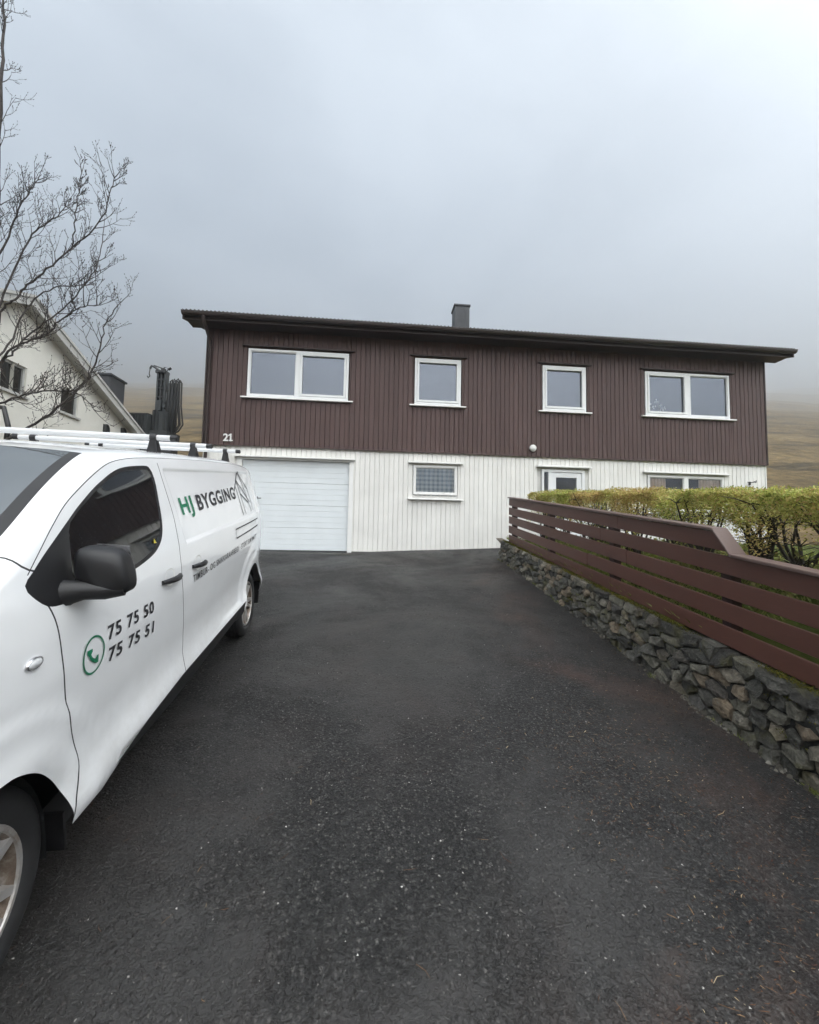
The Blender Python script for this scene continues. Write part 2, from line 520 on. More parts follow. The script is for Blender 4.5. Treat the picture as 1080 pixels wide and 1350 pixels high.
M['concrete'] = simple('concrete', (0.13, 0.125, 0.115), 0.85, 0.25, 5, 0.4, 60)
def turf_mat():
    k = NT('turf')
    f = k.noise(3, 6, 0.7)
    k.col(k.ramp(f, [(0.3, (0.035, 0.030, 0.016)), (0.48, (0.055, 0.070, 0.018)), (0.7, (0.10, 0.12, 0.03))]))
    k.set(Roughness=0.95, Specular_IOR_Level=0.1)
    k.nrm(k.bump(k.noise(60, 4, 0.7), 0.8, 0.02))
    return k.m
M['turf'] = turf_mat()
M['boulder'] = simple('boulder', (0.42, 0.41, 0.39), 0.9, 0.3, 3, 0.4, 20)
def curtain_mat():
    k = NT('check_curtain')
    v = k.map((1, 1, 1))
    sep = k.n('ShaderNodeSeparateXYZ'); k.l(v, sep.inputs[0])
    def stripes(ax, per, w):
        m = k.math('FRACT', k.math('DIVIDE', sep.outputs[ax], per))
        return k.ramp(m, [(0.0, 1.0), (w, 1.0), (w + 0.02, 0.0), (1.0, 0.0)])
    a = k.mix(0.5, stripes('X', 0.105, 0.45), stripes('Z', 0.105, 0.45))
    k.col(k.ramp(a, [(0.0, (0.85, 0.87, 0.88)), (0.5, (0.60, 0.66, 0.71)), (1.0, (0.36, 0.43, 0.50))]))
    k.set(Roughness=0.9)
    return k.m
M['check_curtain'] = curtain_mat()
M['beige_curtain'] = simple('beige_curtain', (0.82, 0.66, 0.54), 0.9, 0.2, 9)
M['leaf_litter'] = leaf_mat('leaf_litter', [(0.0, (0.06, 0.030, 0.018)), (0.5, (0.14, 0.070, 0.038)), (0.85, (0.26, 0.17, 0.09)), (1.0, (0.5, 0.43, 0.28))],
                            [(0.0, (0.07, 0.03, 0.02)), (1.0, (0.16, 0.10, 0.06))], 0.8, 0.1)
M['gravel_dark'] = leaf_mat('gravel_dark', [(0.0, (0.010, 0.010, 0.010)), (0.6, (0.032, 0.031, 0.031)), (0.93, (0.075, 0.073, 0.07)), (1.0, (0.14, 0.135, 0.125))],
                            [(0.0, (0.012, 0.011, 0.011)), (1.0, (0.055, 0.05, 0.048))], 0.6, 0.0)
M['gravel_pale'] = leaf_mat('gravel_pale', [(0.0, (0.25, 0.24, 0.22)), (1.0, (0.55, 0.54, 0.51))],
                            [(0.0, (0.2, 0.19, 0.17)), (1.0, (0.5, 0.48, 0.45))], 0.6, 0.0)

# ------------------------------------------------------------------ ground shapes
def sstep(t):
    t = np.clip(t, 0, 1)
    return t * t * (3 - 2 * t)

def drive_z(x, y):
    """the driveway climbs from the road to the house"""
    x = np.asarray(x, float); y = np.asarray(y, float)
    return -1.729 + 0.146 * y - 0.0224 * x + 0.19 * np.clip((x + 1.3) / 3.6, 0, 1) * sstep((y - 2.5) / 5.5) + 0.075 * sstep((-x - 0.5) / 0.8) * sstep((3.4 - y) / 1.8)

FA = R(-5.3)
FT = np.array([math.sin(FA), math.cos(FA)])           # along the fence, towards the house
FN = np.array([math.cos(FA), -math.sin(FA)])          # behind the fence
FP = np.array([1.98, 8.08])
def fence_xy(s, w):
    return FP[0] - FT[0] * s + FN[0] * w, FP[1] - FT[1] * s + FN[1] * w
def fence_low(s):                                     # underside of the lowest board
    return -0.037 - 0.150 * s

HY = R(5.0)
HU = Vector((math.cos(HY), math.sin(HY), 0)); HN = Vector((-math.sin(HY), math.cos(HY), 0))
HD = 9.5 * math.cos(HY)
HOUSE = Matrix.Translation(HN * HD) @ Matrix.Rotation(HY, 4, 'Z')

def lawn_z(s, w):
    s = np.asarray(s, float); w = np.asarray(w, float)
    hi = -0.12 - 0.035 * s
    lo = fence_low(s) + 0.03
    return lo + (np.maximum(hi, lo) - lo) * sstep((w - 0.02) / 0.75)

def terrain_z(x, y):
    x = np.asarray(x, float); y = np.asarray(y, float)
    base = np.clip(-2.0 + 0.146 * y, -6.0, -0.55)
    base = np.where(y > 9.5, -0.55, base)
    r = np.maximum(y - 26.0 + 0.00008 * x * x, 0.0)
    soft = r * r / (r + 10.0)
    hz = 0.375 * soft
    top = 455.0
    hz = np.where(hz > top * 0.8, top * 0.8 + top * 0.2 * np.tanh((hz - top * 0.8) / (top * 0.2)), hz)
    q = np.maximum(-y - 120.0, 0.0)
    unseen_hill = 0.34 * q * q / (q + 40.0)  # added hill behind the camera, out of view, darkens the lower window reflections
    unseen_hill = np.where(unseen_hill > 130, 130 + 70 * np.tanh((unseen_hill - 130) / 70), unseen_hill)
    return base + hz + unseen_hill

def build_ground():
    # one sheet out to the horizon; finer towards the camera
    def axis(lim, n, fine):
        t = np.linspace(-1, 1, n)
        return np.sign(t) * (np.abs(t) * fine + (lim - fine) * np.abs(t) ** 4)
    xs = axis(1250, 161, 40)
    ys = np.concatenate([np.linspace(-900, -40, 40), np.linspace(-38, 24, 32), 26 + 1400 * (np.linspace(0, 1, 140) ** 1.9)])
    X, Y = np.meshgrid(xs, ys)
    Z = terrain_z(X, Y)
    far = sstep((Y - 30) / 60)
    nz = np.array([mnoise.noise((x * 0.013, y * 0.013, 0.3)) * 5 + mnoise.noise((x * 0.045, y * 0.045, 1.3)) * 1.8 + mnoise.noise((x * 0.004, y * 0.004, 4.3)) * 14
                   for x, y in zip(X.ravel(), Y.ravel())]).reshape(X.shape)
    Z = Z + nz * far * np.clip(Y / 300, 0.12, 1.0)
    ny, nx = X.shape
    V = np.stack([X.ravel(), Y.ravel(), Z.ravel()], 1)
    idx = np.arange(ny * nx).reshape(ny, nx)
    F = np.stack([idx[:-1, :-1].ravel(), idx[:-1, 1:].ravel(), idx[1:, 1:].ravel(), idx[1:, :-1].ravel()], 1)
    o = np_mesh('ground', V, F, M['moor'], None, True)
    tag(o, 'brown moorland hillside rising into low cloud behind the house', None, None, 'structure')

def build_driveway():
    # right edge runs under the stone wall, far edge under the house front
    ny, nx = 190, 130
    v = np.linspace(0, 1, ny) ** 0.8
    u = np.linspace(0, 1, nx)
    ycam = -4.0 + v * (9.75 + 4.0)
    V = []
    for yy in ycam:
        s = (8.08 - yy) / FT[1]
        xr = fence_xy(s, 0.05)[0] if yy < 8.5 else fence_xy(s, 0.05)[0] + 0.0
        x = -9.0 + (xr + 9.0) * u
        yv = yy + (yy - (-4.0)) / 13.75 * 0.0875 * x * 0.98      # far edge follows the house front
        z = drive_z(x, yv)
        for a, b, c in zip(x, yv, z):
            c += 0.012 * mnoise.noise((a * 1.1, b * 1.1, 0)) + 0.004 * mnoise.noise((a * 5, b * 5, 2))
            V.append((a, b, c))
    idx = np.arange(ny * nx).reshape(ny, nx)
    F = np.stack([idx[:-1, :-1].ravel(), idx[:-1, 1:].ravel(), idx[1:, 1:].ravel(), idx[1:, :-1].ravel()], 1)
    o = np_mesh('driveway', np.array(V), F, M['asphalt'], None, True)
    tag(o, 'dark wet asphalt driveway climbing to the garage', None, None, 'structure')

def build_lawn():
    S = np.linspace(-0.30, 11.0, 80)
    W = np.concatenate([np.linspace(0.03, 2.0, 34), np.linspace(2.3, 40, 30)])
    SS, WW = np.meshgrid(S, W)
    X, Y = fence_xy(SS, WW)
    Z = lawn_z(np.clip(SS, -1.2, 20), WW)
    Z = Z + 0.02 * np.sin(X * 5.1 + Y * 3.3) * np.sin(Y * 4.2)
    V = np.stack([X.ravel(), Y.ravel(), Z.ravel()], 1)
    n1_, n2_ = SS.shape
    idx = np.arange(n1_ * n2_).reshape(n1_, n2_)
    F = np.stack([idx[:-1, :-1].ravel(), idx[1:, :-1].ravel(), idx[1:, 1:].ravel(), idx[:-1, 1:].ravel()], 1)
    o = np_mesh('lawn', V, F, M['turf'], None, True)
    tag(o, 'raised garden bed and lawn behind the brown fence', None, None, 'structure')

def build_path():
    S = np.linspace(-1.75, -0.29, 14); W = np.linspace(0.045, 10.0, 40)
    SS, WW = np.meshgrid(S, W)
    X, Y = fence_xy(SS, WW)
    Z = drive_z(X, Y) + 0.004
    V = np.stack([X.ravel(), Y.ravel(), Z.ravel()], 1)
    n1_, n2_ = SS.shape
    idx = np.arange(n1_ * n2_).reshape(n1_, n2_)
    F = np.stack([idx[:-1, :-1].ravel(), idx[1:, :-1].ravel(), idx[1:, 1:].ravel(), idx[:-1, 1:].ravel()], 1)
    tag(np_mesh('path', V, F, M['asphalt'], None, True), 'path along the white wall to the front door', None, None, 'structure')
build_ground(); build_driveway(); build_lawn(); build_path()

# ------------------------------------------------------------------ the brown house
def rect_minus(x0, x1, z0, z1, holes):
    """vertical strips of a rectangle minus axis-aligned holes"""
    xs = sorted({x0, x1, *[min(max(h[0], x0), x1) for h in holes], *[min(max(h[1], x0), x1) for h in holes]})
    res = []
    for a, b in zip(xs[:-1], xs[1:]):
        if b - a < 1e-5: continue
        m = 0.5 * (a + b)
        cuts = sorted([(max(h[2], z0), min(h[3], z1)) for h in holes if h[0] < m < h[1] and h[3] > z0 and h[2] < z1])
        z = z0
        for c0, c1 in cuts:
            if c0 > z + 1e-4: res.append((a, b, z, c0))
            z = max(z, c1)
        if z1 > z + 1e-4: res.append((a, b, z, z1))
    return res

house = empty('brown_house', HOUSE, 'two storey house with dark brown boards above and white boards below', 'house')
UL, UR = -3.85, 9.90
ZB, ZM, ZT = -0.34, 2.07, 4.72
DEP = 8.4
up_holes = [(-2.965, -0.655, 3.17, 4.315), (0.885, 2.015, 3.17, 4.315), (4.02, 5.14, 3.17, 4.315), (6.665, 8.945, 3.17, 4.315)]
low_holes = [(-2.98, -0.585, -0.6, 1.73), (0.895, 1.955, 1.02, 1.745), (4.0, 5.09, -0.6, 1.745), (6.70, 8.74, 0.78, 1.70)]

# solid walls: a backing behind the boards with real openings, sides and rear, dark rooms inside
b = MB()
for a, c, z0, z1 in rect_minus(UL + 0.02, UR - 0.02, ZM, ZT, up_holes): b.box(a, c, 0.024, 0.15, z0, z1, 0)
for a, c, z0, z1 in rect_minus(UL + 0.06, UR - 0.06, ZB - 0.4, ZM - 0.002, low_holes): b.box(a, c, 0.05, 0.15, z0, z1, 1)
b.box(UL + 0.02, UL + 0.14, 0.152, DEP, ZM, ZT, 2); b.box(UR - 0.14, UR - 0.02, 0.152, DEP, ZM, ZT, 2)
b.box(UL + 0.06, UL + 0.14, 0.152, DEP, ZB - 0.4, ZM - 0.002, 3); b.box(UR - 0.14, UR - 0.06, 0.152, DEP, ZB - 0.4, ZM - 0.002, 3)
b.box(UL + 0.142, UR - 0.142, DEP - 0.12, DEP, ZB - 0.4, ZT, 2)
b.box(UL + 0.142, UR - 0.142, 0.55, 0.60, ZB - 0.4, ZT, 4)
b.box(UL + 0.142, UR - 0.142, 0.152, 0.548, ZM - 0.1, ZM + 0.1, 4)
b.box(UL + 0.142, UR - 0.142, 0.152, 0.548, 4.55, ZT, 4)
# gable triangles
RP = math.tan(R(17))
for xx in (UL + 0.02, UR - 0.14):
    b.hexa([(xx, 0.03, ZT + .002), (xx + .12, 0.03, ZT + .002), (xx + .12, DEP, ZT + .002), (xx, DEP, ZT + .002),
            (xx, DEP / 2 - .01, ZT + DEP / 2 * RP), (xx + .12, DEP / 2 - .01, ZT + DEP / 2 * RP), (xx + .12, DEP / 2 + .01, ZT + DEP / 2 * RP), (xx, DEP / 2 + .01, ZT + DEP / 2 * RP)], 2)
b.build('wall', [M['groove'], M['groove_white'], M['brown_board'], M['white_board'], M['dark_void']], house)

def boards(name, x0, x1, z0, z1, holes, pitch, gap, y0, y1, mat, jit):
    n = int(round((x1 - x0) / pitch))
    p = (x1 - x0) / n
    for i in range(n):
        a = x0 + i * p + gap / 2; c = x0 + (i + 1) * p - gap / 2
        for q0, q1, w0, w1 in rect_minus(a, c, z0, z1, holes):
            if q1 - q0 < 0.012: continue
            m_ = MB()
            ch = 0.006
            f0 = y0 + random.uniform(-jit, jit)
            pl = [(q0, y1), (q0, f0 + ch), (q0 + ch, f0), (q1 - ch, f0), (q1, f0 + ch), (q1, y1)]
            m_.prism(pl, lambda u_, d_, z_: (u_, d_, z_), w0, w1)
            m_.build(name, mat, house)
boards('brown_board', UL, UR, ZM - 0.035, ZT - 0.002, [(h[0] - .012, h[1] + .012, h[2] - .01, h[3] + .02) for h in up_holes], 0.112, 0.007, -0.002, 0.0235, M['brown_board'], 0.0015)
boards('white_board', UL + 0.03, UR - 0.03, ZB + 0.03, ZM - 0.04, [(h[0] - .10, h[1] + .10, h[2] - .01, h[3] + .03) if h[2] < 0 else (h[0] - .012, h[1] + .012, h[2] - .06, h[3] + .02) for h in low_holes], 0.112, 0.0055, 0.028, 0.0495, M['white_board'], 0.0012)

# corner boards and flashing between the storeys
for xa, xb in ((UL - 0.035, UL - 0.003), (UR + 0.003, UR + 0.035)):
    m_ = MB(); m_.box(xa, xb, -0.012, 0.12, ZM - 0.035, ZT - 0.004); m_.build('corner_board', M['brown_trim'], house)
for xa, xb in ((UL - 0.002, UL + 0.028), (UR - 0.028, UR + 0.002)):
    m_ = MB(); m_.box(xa, xb, 0.02, 0.13, ZB - 0.1, ZM - 0.045); m_.build('corner_board', M['white_paint'], house)
m_ = MB()
m_.prism([(-0.022, ZM - 0.05), (0.022, ZM - 0.041), (0.022, ZM - 0.037), (-0.020, ZM - 0.043)], lambda a, c, d: (d, a, c), UL - 0.01, UR + 0.01)
m_.build('drip_strip', M['brown_trim'], house)

# roof: corrugated sheets on two slopes, fascia, soffit, gutter
EL, ER, EO = -4.25, 10.30, -0.40
ZE = 4.87
RZ = ZE + (DEP / 2 - EO) * RP
m_ = MB()
nw = int((ER - EL) / 0.086)
for sgn in (0, 1):
    vs = []; fs = []
    n = nw * 6 + 1
    for j, t in enumerate((0.0, 1.0)):
        for i in range(n):
            x = EL + (ER - EL) * i / (n - 1)
            zz = 0.021 * math.cos(2 * math.pi * i / 6.0)
            yy = EO - 0.06 + (DEP / 2 - EO + 0.06) * t
            z = ZE + (yy - EO) * RP + 0.026 + zz
            if sgn: yy = DEP - yy
            vs.append((x, yy, z))
    for i in range(n - 1): fs.append((i, i + 1, n + i + 1, n + i) if not sgn else (i, n + i, n + i + 1, i + 1))
    m_.add(vs, fs)
roof = m_.build('roof', M['roof_sheet'], house, True)
md = roof.modifiers.new('solid', 'SOLIDIFY'); md.thickness = 0.006
m_ = MB(); m_.box(EL, ER, DEP / 2 - 0.14, DEP / 2 + 0.14, RZ + 0.015, RZ + 0.05); m_.build('ridge_cap', M['roof_sheet'], house)
m_ = MB(); m_.box(EL + 0.03, ER - 0.03, EO, EO + 0.028, ZE - 0.175, ZE - 0.005); m_.build('fascia', M['brown_trim'], house)
m_ = MB(); m_.box(EL + 0.03, ER - 0.03, DEP - EO - 0.028, DEP - EO, ZE - 0.175, ZE - 0.005); m_.build('fascia', M['brown_trim'], house)
m_ = MB(); m_.box(EL + 0.035, ER - 0.035, EO + 0.03, 0.022, ZT + 0.002, ZT + 0.022); m_.build('soffit', M['brown_trim'], house)
for xx in (EL, ER - 0.028):            # barge boards on both gables, slope by slope
    for sg in (0, 1):
        y0_, y1_ = (EO - 0.03, DEP / 2) if not sg else (DEP - EO + 0.03, DEP / 2)
        m_ = MB()
        za = ZE - 0.19; zb = za + abs(y1_ - y0_) * RP
        m_.prism([(y0_, za), (y1_, zb), (y1_, zb + 0.195), (y0_, za + 0.195)], lambda a, c, d: (d, a, c), xx, xx + 0.027)
        m_.build('barge_board', M['brown_trim'], house)
        m_ = MB()
        m_.prism([(y0_ * 1 + (0.06 if not sg else -0.06), za + .03), (y1_, zb + .03), (y1_, zb + .05), (y0_ + (0.06 if not sg else -0.06), za + .05)], lambda a, c, d: (d, a, c), *( (EL + .03, UL + .01) if xx == EL else (UR - .01, ER - .03)))
        m_.build('gable_soffit', M['brown_trim'], house)
m_ = MB()
prof = []
for k in range(9):
    an = math.pi + math.pi * k / 8
    prof.append((EO - 0.068 + 0.066 * math.cos(an), ZE - 0.045 + 0.075 * math.sin(an)))
prof_in = [(a + (EO - 0.068 - a) * 0.07, c + (ZE - 0.03 - c) * 0.07) for a, c in prof]
m_.prism(prof + prof_in[::-1], lambda a, c, d: (d, a, c), EL + 0.01, ER - 0.01)
m_.tube([(EL + 0.01, EO - 0.134, ZE - 0.043), (ER - 0.01, EO - 0.134, ZE - 0.043)], 0.008, 6)
m_.build('gutter', M['gutter'], house)
for i in range(18):
    x = EL + 0.3 + i * 0.82
    m_ = MB(); m_.box(x - 0.012, x + 0.012, EO - 0.139, EO - 0.001, ZE - 0.032, ZE - 0.026); m_.box(x - 0.012, x + 0.012, EO - 0.142, EO - 0.138, ZE - 0.075, ZE - 0.03)
    m_.build('gutter_bracket', M['gutter'], house)
m_ = MB()
m_.tube([(UL + 0.06, EO - 0.07, ZE - 0.10), (UL + 0.06, EO - 0.07, ZE - 0.20), (UL + 0.07, EO + 0.06, ZE - 0.30), (UL + 0.07, -0.09, ZE - 0.48), (UL + 0.07, -0.055, ZE - 0.60), (UL + 0.07, -0.055, ZM + 0.0), (UL + 0.07, -0.03, ZM - 0.12), (UL + 0.07, -0.03, ZB + 0.2)], 0.036, 10)
dp = m_.build('downpipe', M['brown_trim'], house, True, 40)
for z in (3.9, 3.0, 2.3):
    m_ = MB(); m_.lathe([(0.037, -0.015), (0.043, -0.015), (0.043, 0.015), (0.037, 0.015)], lambda a, c, h, z=z: (UL + 0.07 + a, -0.055 + c, z + h), 12)
    m_.build('pipe_clip', M['brown_trim'], dp)
# chimney
m_ = MB(); cx0, cx1, cy0, cy1, cz1 = 2.30, 2.755, 2.4, 2.86, 7.10
m_.box(cx0, cx1, cy0, cy1, 5.4, cz1)
ch = m_.build('chimney', M['zinc'], house); bevel(ch, 0.008)
m_ = MB(); m_.box(cx0 - 0.025, cx1 + 0.025, cy0 - 0.025, cy1 + 0.025, cz1 + 0.001, cz1 + 0.045); m_.build('chimney_cap', M['zinc'], ch)
m_ = MB(); m_.box(cx0 - 0.015, cx1 + 0.015, cy0 - 0.015, cy1 + 0.015, 5.4, 5.95); m_.build('flashing', M['zinc'], ch)
for xs in (cx0 + 0.165, cx0 + 0.332):
    m_ = MB(); m_.box(xs - 0.004, xs + 0.004, cy0 - 0.008, cy0 + 0.001, 5.6, cz1); m_.build('sheet_seam', M['zinc'], ch)

# windows -----------------------------------------------------------------
def ring(mb, x0, x1, z0, z1, w, y0, y1, mi=0):
    mb.box(x0, x0 + w, y0, y1, z0, z1, mi); mb.box(x1 - w, x1, y0, y1, z0, z1, mi)
    mb.box(x0 + w, x1 - w, y0, y1, z0, z0 + w, mi); mb.box(x0 + w, x1 - w, y0, y1, z1 - w, z1, mi)

def window(x0, x1, z0, z1, lights, mat, sill_mat, head_mat, label, sillz=None, headz=None, yf=-0.004):
    """lights: list of (x0, x1, casement?)"""
    f = MB()
    ring(f, x0, x1, z0, z1, 0.052, yf, yf + 0.10)
    for (a, c, k), (a2, c2, k2) in zip(lights[:-1], lights[1:]):
        f.box(c, a2, yf, yf + 0.10, z0 + 0.052, z1 - 0.052)
    w = f.build('window', mat, house); bevel(w, 0.004)
    if label: w['label'] = label
    for a, c, k in lights:
        if k:
            s_ = MB(); ring(s_, a + 0.004, c - 0.004, z0 + 0.056, z1 - 0.056, 0.05, yf - 0.012, yf + 0.07)
            so = s_.build('sash', mat, w); bevel(so, 0.005)
            ga, gc, gz0, gz1 = a + 0.05, c - 0.05, z0 + 0.10, z1 - 0.10
        else:
            s_ = MB(); ring(s_, a + 0.001, c - 0.001, z0 + 0.053, z1 - 0.053, 0.014, yf + 0.02, yf + 0.05)
            s_.build('glazing_bead', mat, w)
            ga, gc, gz0, gz1 = a + 0.012, c - 0.012, z0 + 0.064, z1 - 0.064
        g = MB(); g.add([(ga, yf + 0.045, gz0), (gc, yf + 0.045, gz0), (gc, yf + 0.045, gz1), (ga, yf + 0.045, gz1)], [(0, 1, 2, 3)])
        g.build('pane', M['glass'], w)
        g = MB(); ring(g, ga - 0.002, gc + 0.002, gz0 - 0.002, gz1 + 0.002, 0.008, yf + 0.038, yf + 0.044); g.build('gasket', M['seal'], w)
    sz = z0 - 0.012 if sillz is None else sillz
    s_ = MB(); s_.prism([(-0.075, sz - 0.042), (0.02, sz - 0.042), (0.02, sz), (-0.07, sz - 0.012)], lambda a, c, d: (d, a, c), x0 - 0.12, x1 + 0.12)
    s_.build('window_sill', sill_mat, w)
    hz = z1 + 0.05 if headz is None else headz
    s_ = MB(); s_.prism([(-0.055, hz - 0.012), (0.02, hz - 0.012), (0.02, hz + 0.03), (-0.055, hz + 0.012)], lambda a, c, d: (d, a, c), x0 - 0.13, x1 + 0.13)
    s_.build('drip_cap', head_mat, w)
    return w

wp, bt = M['white_plastic'], M['brown_trim']
window(-2.955, -0.665, 3.185, 4.305, [(-2.903, -1.88, False), (-1.78, -0.717, True)], wp, M['white_paint'], bt, 'wide white window above the garage, fixed pane left and casement right')
window(0.895, 2.005, 3.185, 4.305, [(0.947, 1.953, True)], wp, M['white_paint'], bt, 'small square white upper window below the chimney')
window(4.03, 5.13, 3.185, 4.305, [(4.082, 5.078, True)], wp, M['white_paint'], bt, 'small square white upper window above the front door')
window(6.675, 8.935, 3.185, 4.305, [(6.727, 7.76, True), (7.88, 8.883, False)], wp, M['white_paint'], bt, 'wide white upper window at the right end')
w5 = window(0.905, 1.945, 1.04, 1.735, [(0.957, 1.893, False)], M['white_paint'], M['white_paint'], M['white_paint'], 'low window with a blue checked curtain', 0.96, 1.79, 0.018)
w6 = window(6.71, 8.73, 0.80, 1.69, [(6.762, 7.66, False), (7.78, 8.678, False)], M['white_paint'], M['white_paint'], M['white_paint'], 'wide lower window with beige curtains behind the hedge', 0.77, 1.75, 0.018)
def curtain(x0, x1, z0, z1, y, folds, amp, mat, parent):
    n = folds * 8
    vs, fs = [], []
    for j in range(2):
        for i in range(n + 1):
            x = x0 + (x1 - x0) * i / n
            vs.append((x, y + amp * math.sin(2 * math.pi * folds * i / n) + 0.3 * amp * math.sin(7.1 * i / n * folds), (z0, z1)[j]))
    for i in range(n): fs.append((i, i + 1, n + i + 2, n + i + 1))
    m_ = MB(); m_.add(vs, fs)
    return m_.build('curtain', mat, parent, True)
curtain(0.90, 1.95, 1.0, 1.75, 0.082, 9, 0.008, M['check_curtain'], w5)
curtain(6.74, 7.22, 0.8, 1.70, 0.085, 6, 0.018, M['beige_curtain'], w6)
curtain(8.1, 8.70, 0.8, 1.70, 0.085, 7, 0.018, M['beige_curtain'], w6)
# orchids on the sill of the right-hand upper window
for i, x in enumerate((6.95, 7.25)):
    m_ = MB(); m_.lathe([(0.0, 3.25), (0.05, 3.25), (0.065, 3.36), (0.055, 3.36)], lambda a, c, h, x=x: (x + a, 0.26 + c, h), 12); m_.build('flower_pot', M['white_paint'], house)
    m_ = MB()
    for q in range(3):
        p0 = Vector((x, 0.26, 3.36)); pts = [p0 + Vector((0.05 * (q - 1) * t * t * 2, -0.02 * t, 0.30 * t - 0.09 * t * t * q)) for t in (0, .3, .6, 1)]
        m_.tube(pts, 0.004, 5)
        for t in range(5):
            c_ = pts[-1] + Vector((random.uniform(-.05, .05), random.uniform(-.03, .03), random.uniform(-.07, .03)))
            m_.add([c_ + Vector((-.018, 0, -.015)), c_ + Vector((.018, .004, -.015)), c_ + Vector((.012, -.006, .02)), c_ + Vector((-.012, 0, .02))], [(0, 1, 2, 3)])
    m_.build('pot_flower', M['frost'], house)

# front door with side light
f = MB(); dx0, dx1, dz0, dz1 = 4.01, 5.08, -0.25, 1.735
f.box(dx0, dx0 + 0.05, 0.0, 0.12, dz0, dz1); f.box(dx1 - 0.07, dx1, 0.0, 0.12, dz0, dz1); f.box(dx0 + .05, dx1 - .07, 0.0, 0.12, dz1 - 0.06, dz1)
f.box(4.17, 4.24, 0.0, 0.12, dz0, dz1 - 0.06)
df = f.build('door_frame', wp, house); bevel(df, 0.004)
g = MB(); g.add([(4.06, 0.05, dz0), (4.17, 0.05, dz0), (4.17, 0.05, dz1 - .06), (4.06, 0.05, dz1 - .06)], [(0, 1, 2, 3)]); g.build('side_light', M['glass'], df)
f = MB(); ring(f, 4.245, 5.005, dz0 + .01, dz1 - .065, 0.12, 0.02, 0.075); f.box(4.365, 4.885, 0.02, 0.075, dz0 + .13, 0.55)
dl = f.build('door', wp, house); bevel(dl, 0.004)
g = MB(); g.add([(4.36, 0.05, 0.55), (4.89, 0.05, 0.55), (4.89, 0.05, dz1 - .18), (4.36, 0.05, dz1 - .18)], [(0, 1, 2, 3)]); g.build('pane', M['glass'], dl)
m_ = MB(); m_.tube([(4.30, 0.02, 0.78), (4.30, -0.04, 0.78), (4.42, -0.045, 0.78)], 0.010, 8); m_.build('handle', M['chrome'], dl)
m_ = MB(); m_.prism([(-0.08, 1.785), (0.026, 1.785), (0.026, 1.84), (-0.08, 1.81)], lambda a, c, d: (d, a, c), 3.88, 5.23); m_.build('drip_cap', M['white_paint'], house)
m_ = MB(); m_.box(3.85, 5.25, -0.5, 0.02, -0.6, -0.22); m_.build('door_step', M['concrete'], house)

# garage door: four ribbed sections, trim and threshold
m_ = MB(); m_.box(-3.09, -2.985, -0.012, 0.046, ZB - .02, 1.735); m_.box(-0.585, -0.485, -0.012, 0.046, ZB - .02, 1.735); m_.box(-3.09, -0.485, -0.012, 0.046, 1.737, 1.775)
gt = m_.build('garage_trim', M['white_paint'], house); bevel(gt, 0.004)
m_ = MB(); m_.prism([(-0.09, 1.777), (0.026, 1.777), (0.026, 1.825), (-0.09, 1.80)], lambda a, c, d: (d, a, c), -3.16, -0.46); m_.build('drip_cap', M['white_paint'], house)
gd_root = MB(); gd_root.box(-2.985, -0.585, 0.10, 0.14, ZB - .02, 1.735); gd = gd_root.build('garage_door', M['garage_paint'], house)
nsec = 4; sh = (1.73 - (ZB + 0.03)) / nsec
for i in range(nsec):
    z0 = ZB + 0.03 + i * sh
    pl = [(0.10, z0 + 0.0012)]
    nr = 4
    for q in range(nr):
        za = z0 + 0.002 + (sh - 0.004) * q / nr; zb = z0 + 0.002 + (sh - 0.004) * (q + 1) / nr
        pl += [(0.064, za + 0.0), (0.058, za + 0.006), (0.058, zb - 0.006), (0.064, zb - 0.0)]
    pl += [(0.10, z0 + sh - 0.0012)]
    m_ = MB(); m_.prism(pl, lambda a, c, d: (d, a, c), -2.98, -0.59)
    m_.build('door_panel', M['garage_paint'], gd)
m_ = MB(); m_.box(-2.98, -0.59, 0.06, 0.10, ZB - 0.005, ZB + 0.03); m_.build('rubber_strip', M['rubber'], gd)
m_ = MB(); m_.box(-2.66, -2.62, 0.03, 0.056, 0.77, 0.89); m_.tube([(-2.64, 0.03, 0.85), (-2.64, -0.02, 0.85), (-2.53, -0.025, 0.85)], 0.009, 8); m_.build('handle', M['black_plastic'], gd)
m_ = MB(); m_.box(-3.1, -0.48, -0.30, 0.12, ZB - 0.3, ZB - 0.012); m_.build('threshold', M['concrete'], house)
m_ = MB(); m_.box(-0.48, 3.98, 0.005, 0.12, ZB - 0.4, ZB + 0.028); m_.box(5.26, UR - .03, 0.005, 0.12, ZB - 0.4, ZB + 0.028); m_.build('plinth', M['concrete'], house)

# wall lamp
m_ = MB(); m_.lathe([(0.0, 0.002), (0.075, 0.002), (0.08, -0.02), (0.078, -0.04)], lambda a, c, h: (3.76 + a, h - 0.004, 2.225 + c), 24)
lamp = m_.build('wall_lamp', M['black_plastic'], house, True, 40)
m_ = MB(); m_.lathe([(0.078, -0.04), (0.086, -0.045), (0.080, -0.075), (0.05, -0.10), (0.0, -0.108)], lambda a, c, h: (3.76 + a, h - 0.004, 2.225 + c), 24); m_.build('lamp_shade', M['frost'], lamp, True)
# wall hook at the right end
m_ = MB(); m_.box(9.40, 9.44, 0.0, 0.027, 1.52, 1.60); m_.tube([(9.42, 0.0, 1.57), (9.42, -0.14, 1.585), (9.42, -0.16, 1.55)], 0.010, 6); m_.tube([(9.42, -0.05, 1.575), (9.30, -0.05, 1.58)], 0.009, 6); m_.tube([(9.42, -0.05, 1.575), (9.53, -0.06, 1.585), (9.53, -0.06, 1.63)], 0.009, 6)
m_.build('wall_bracket', M['rig_dark'], house)

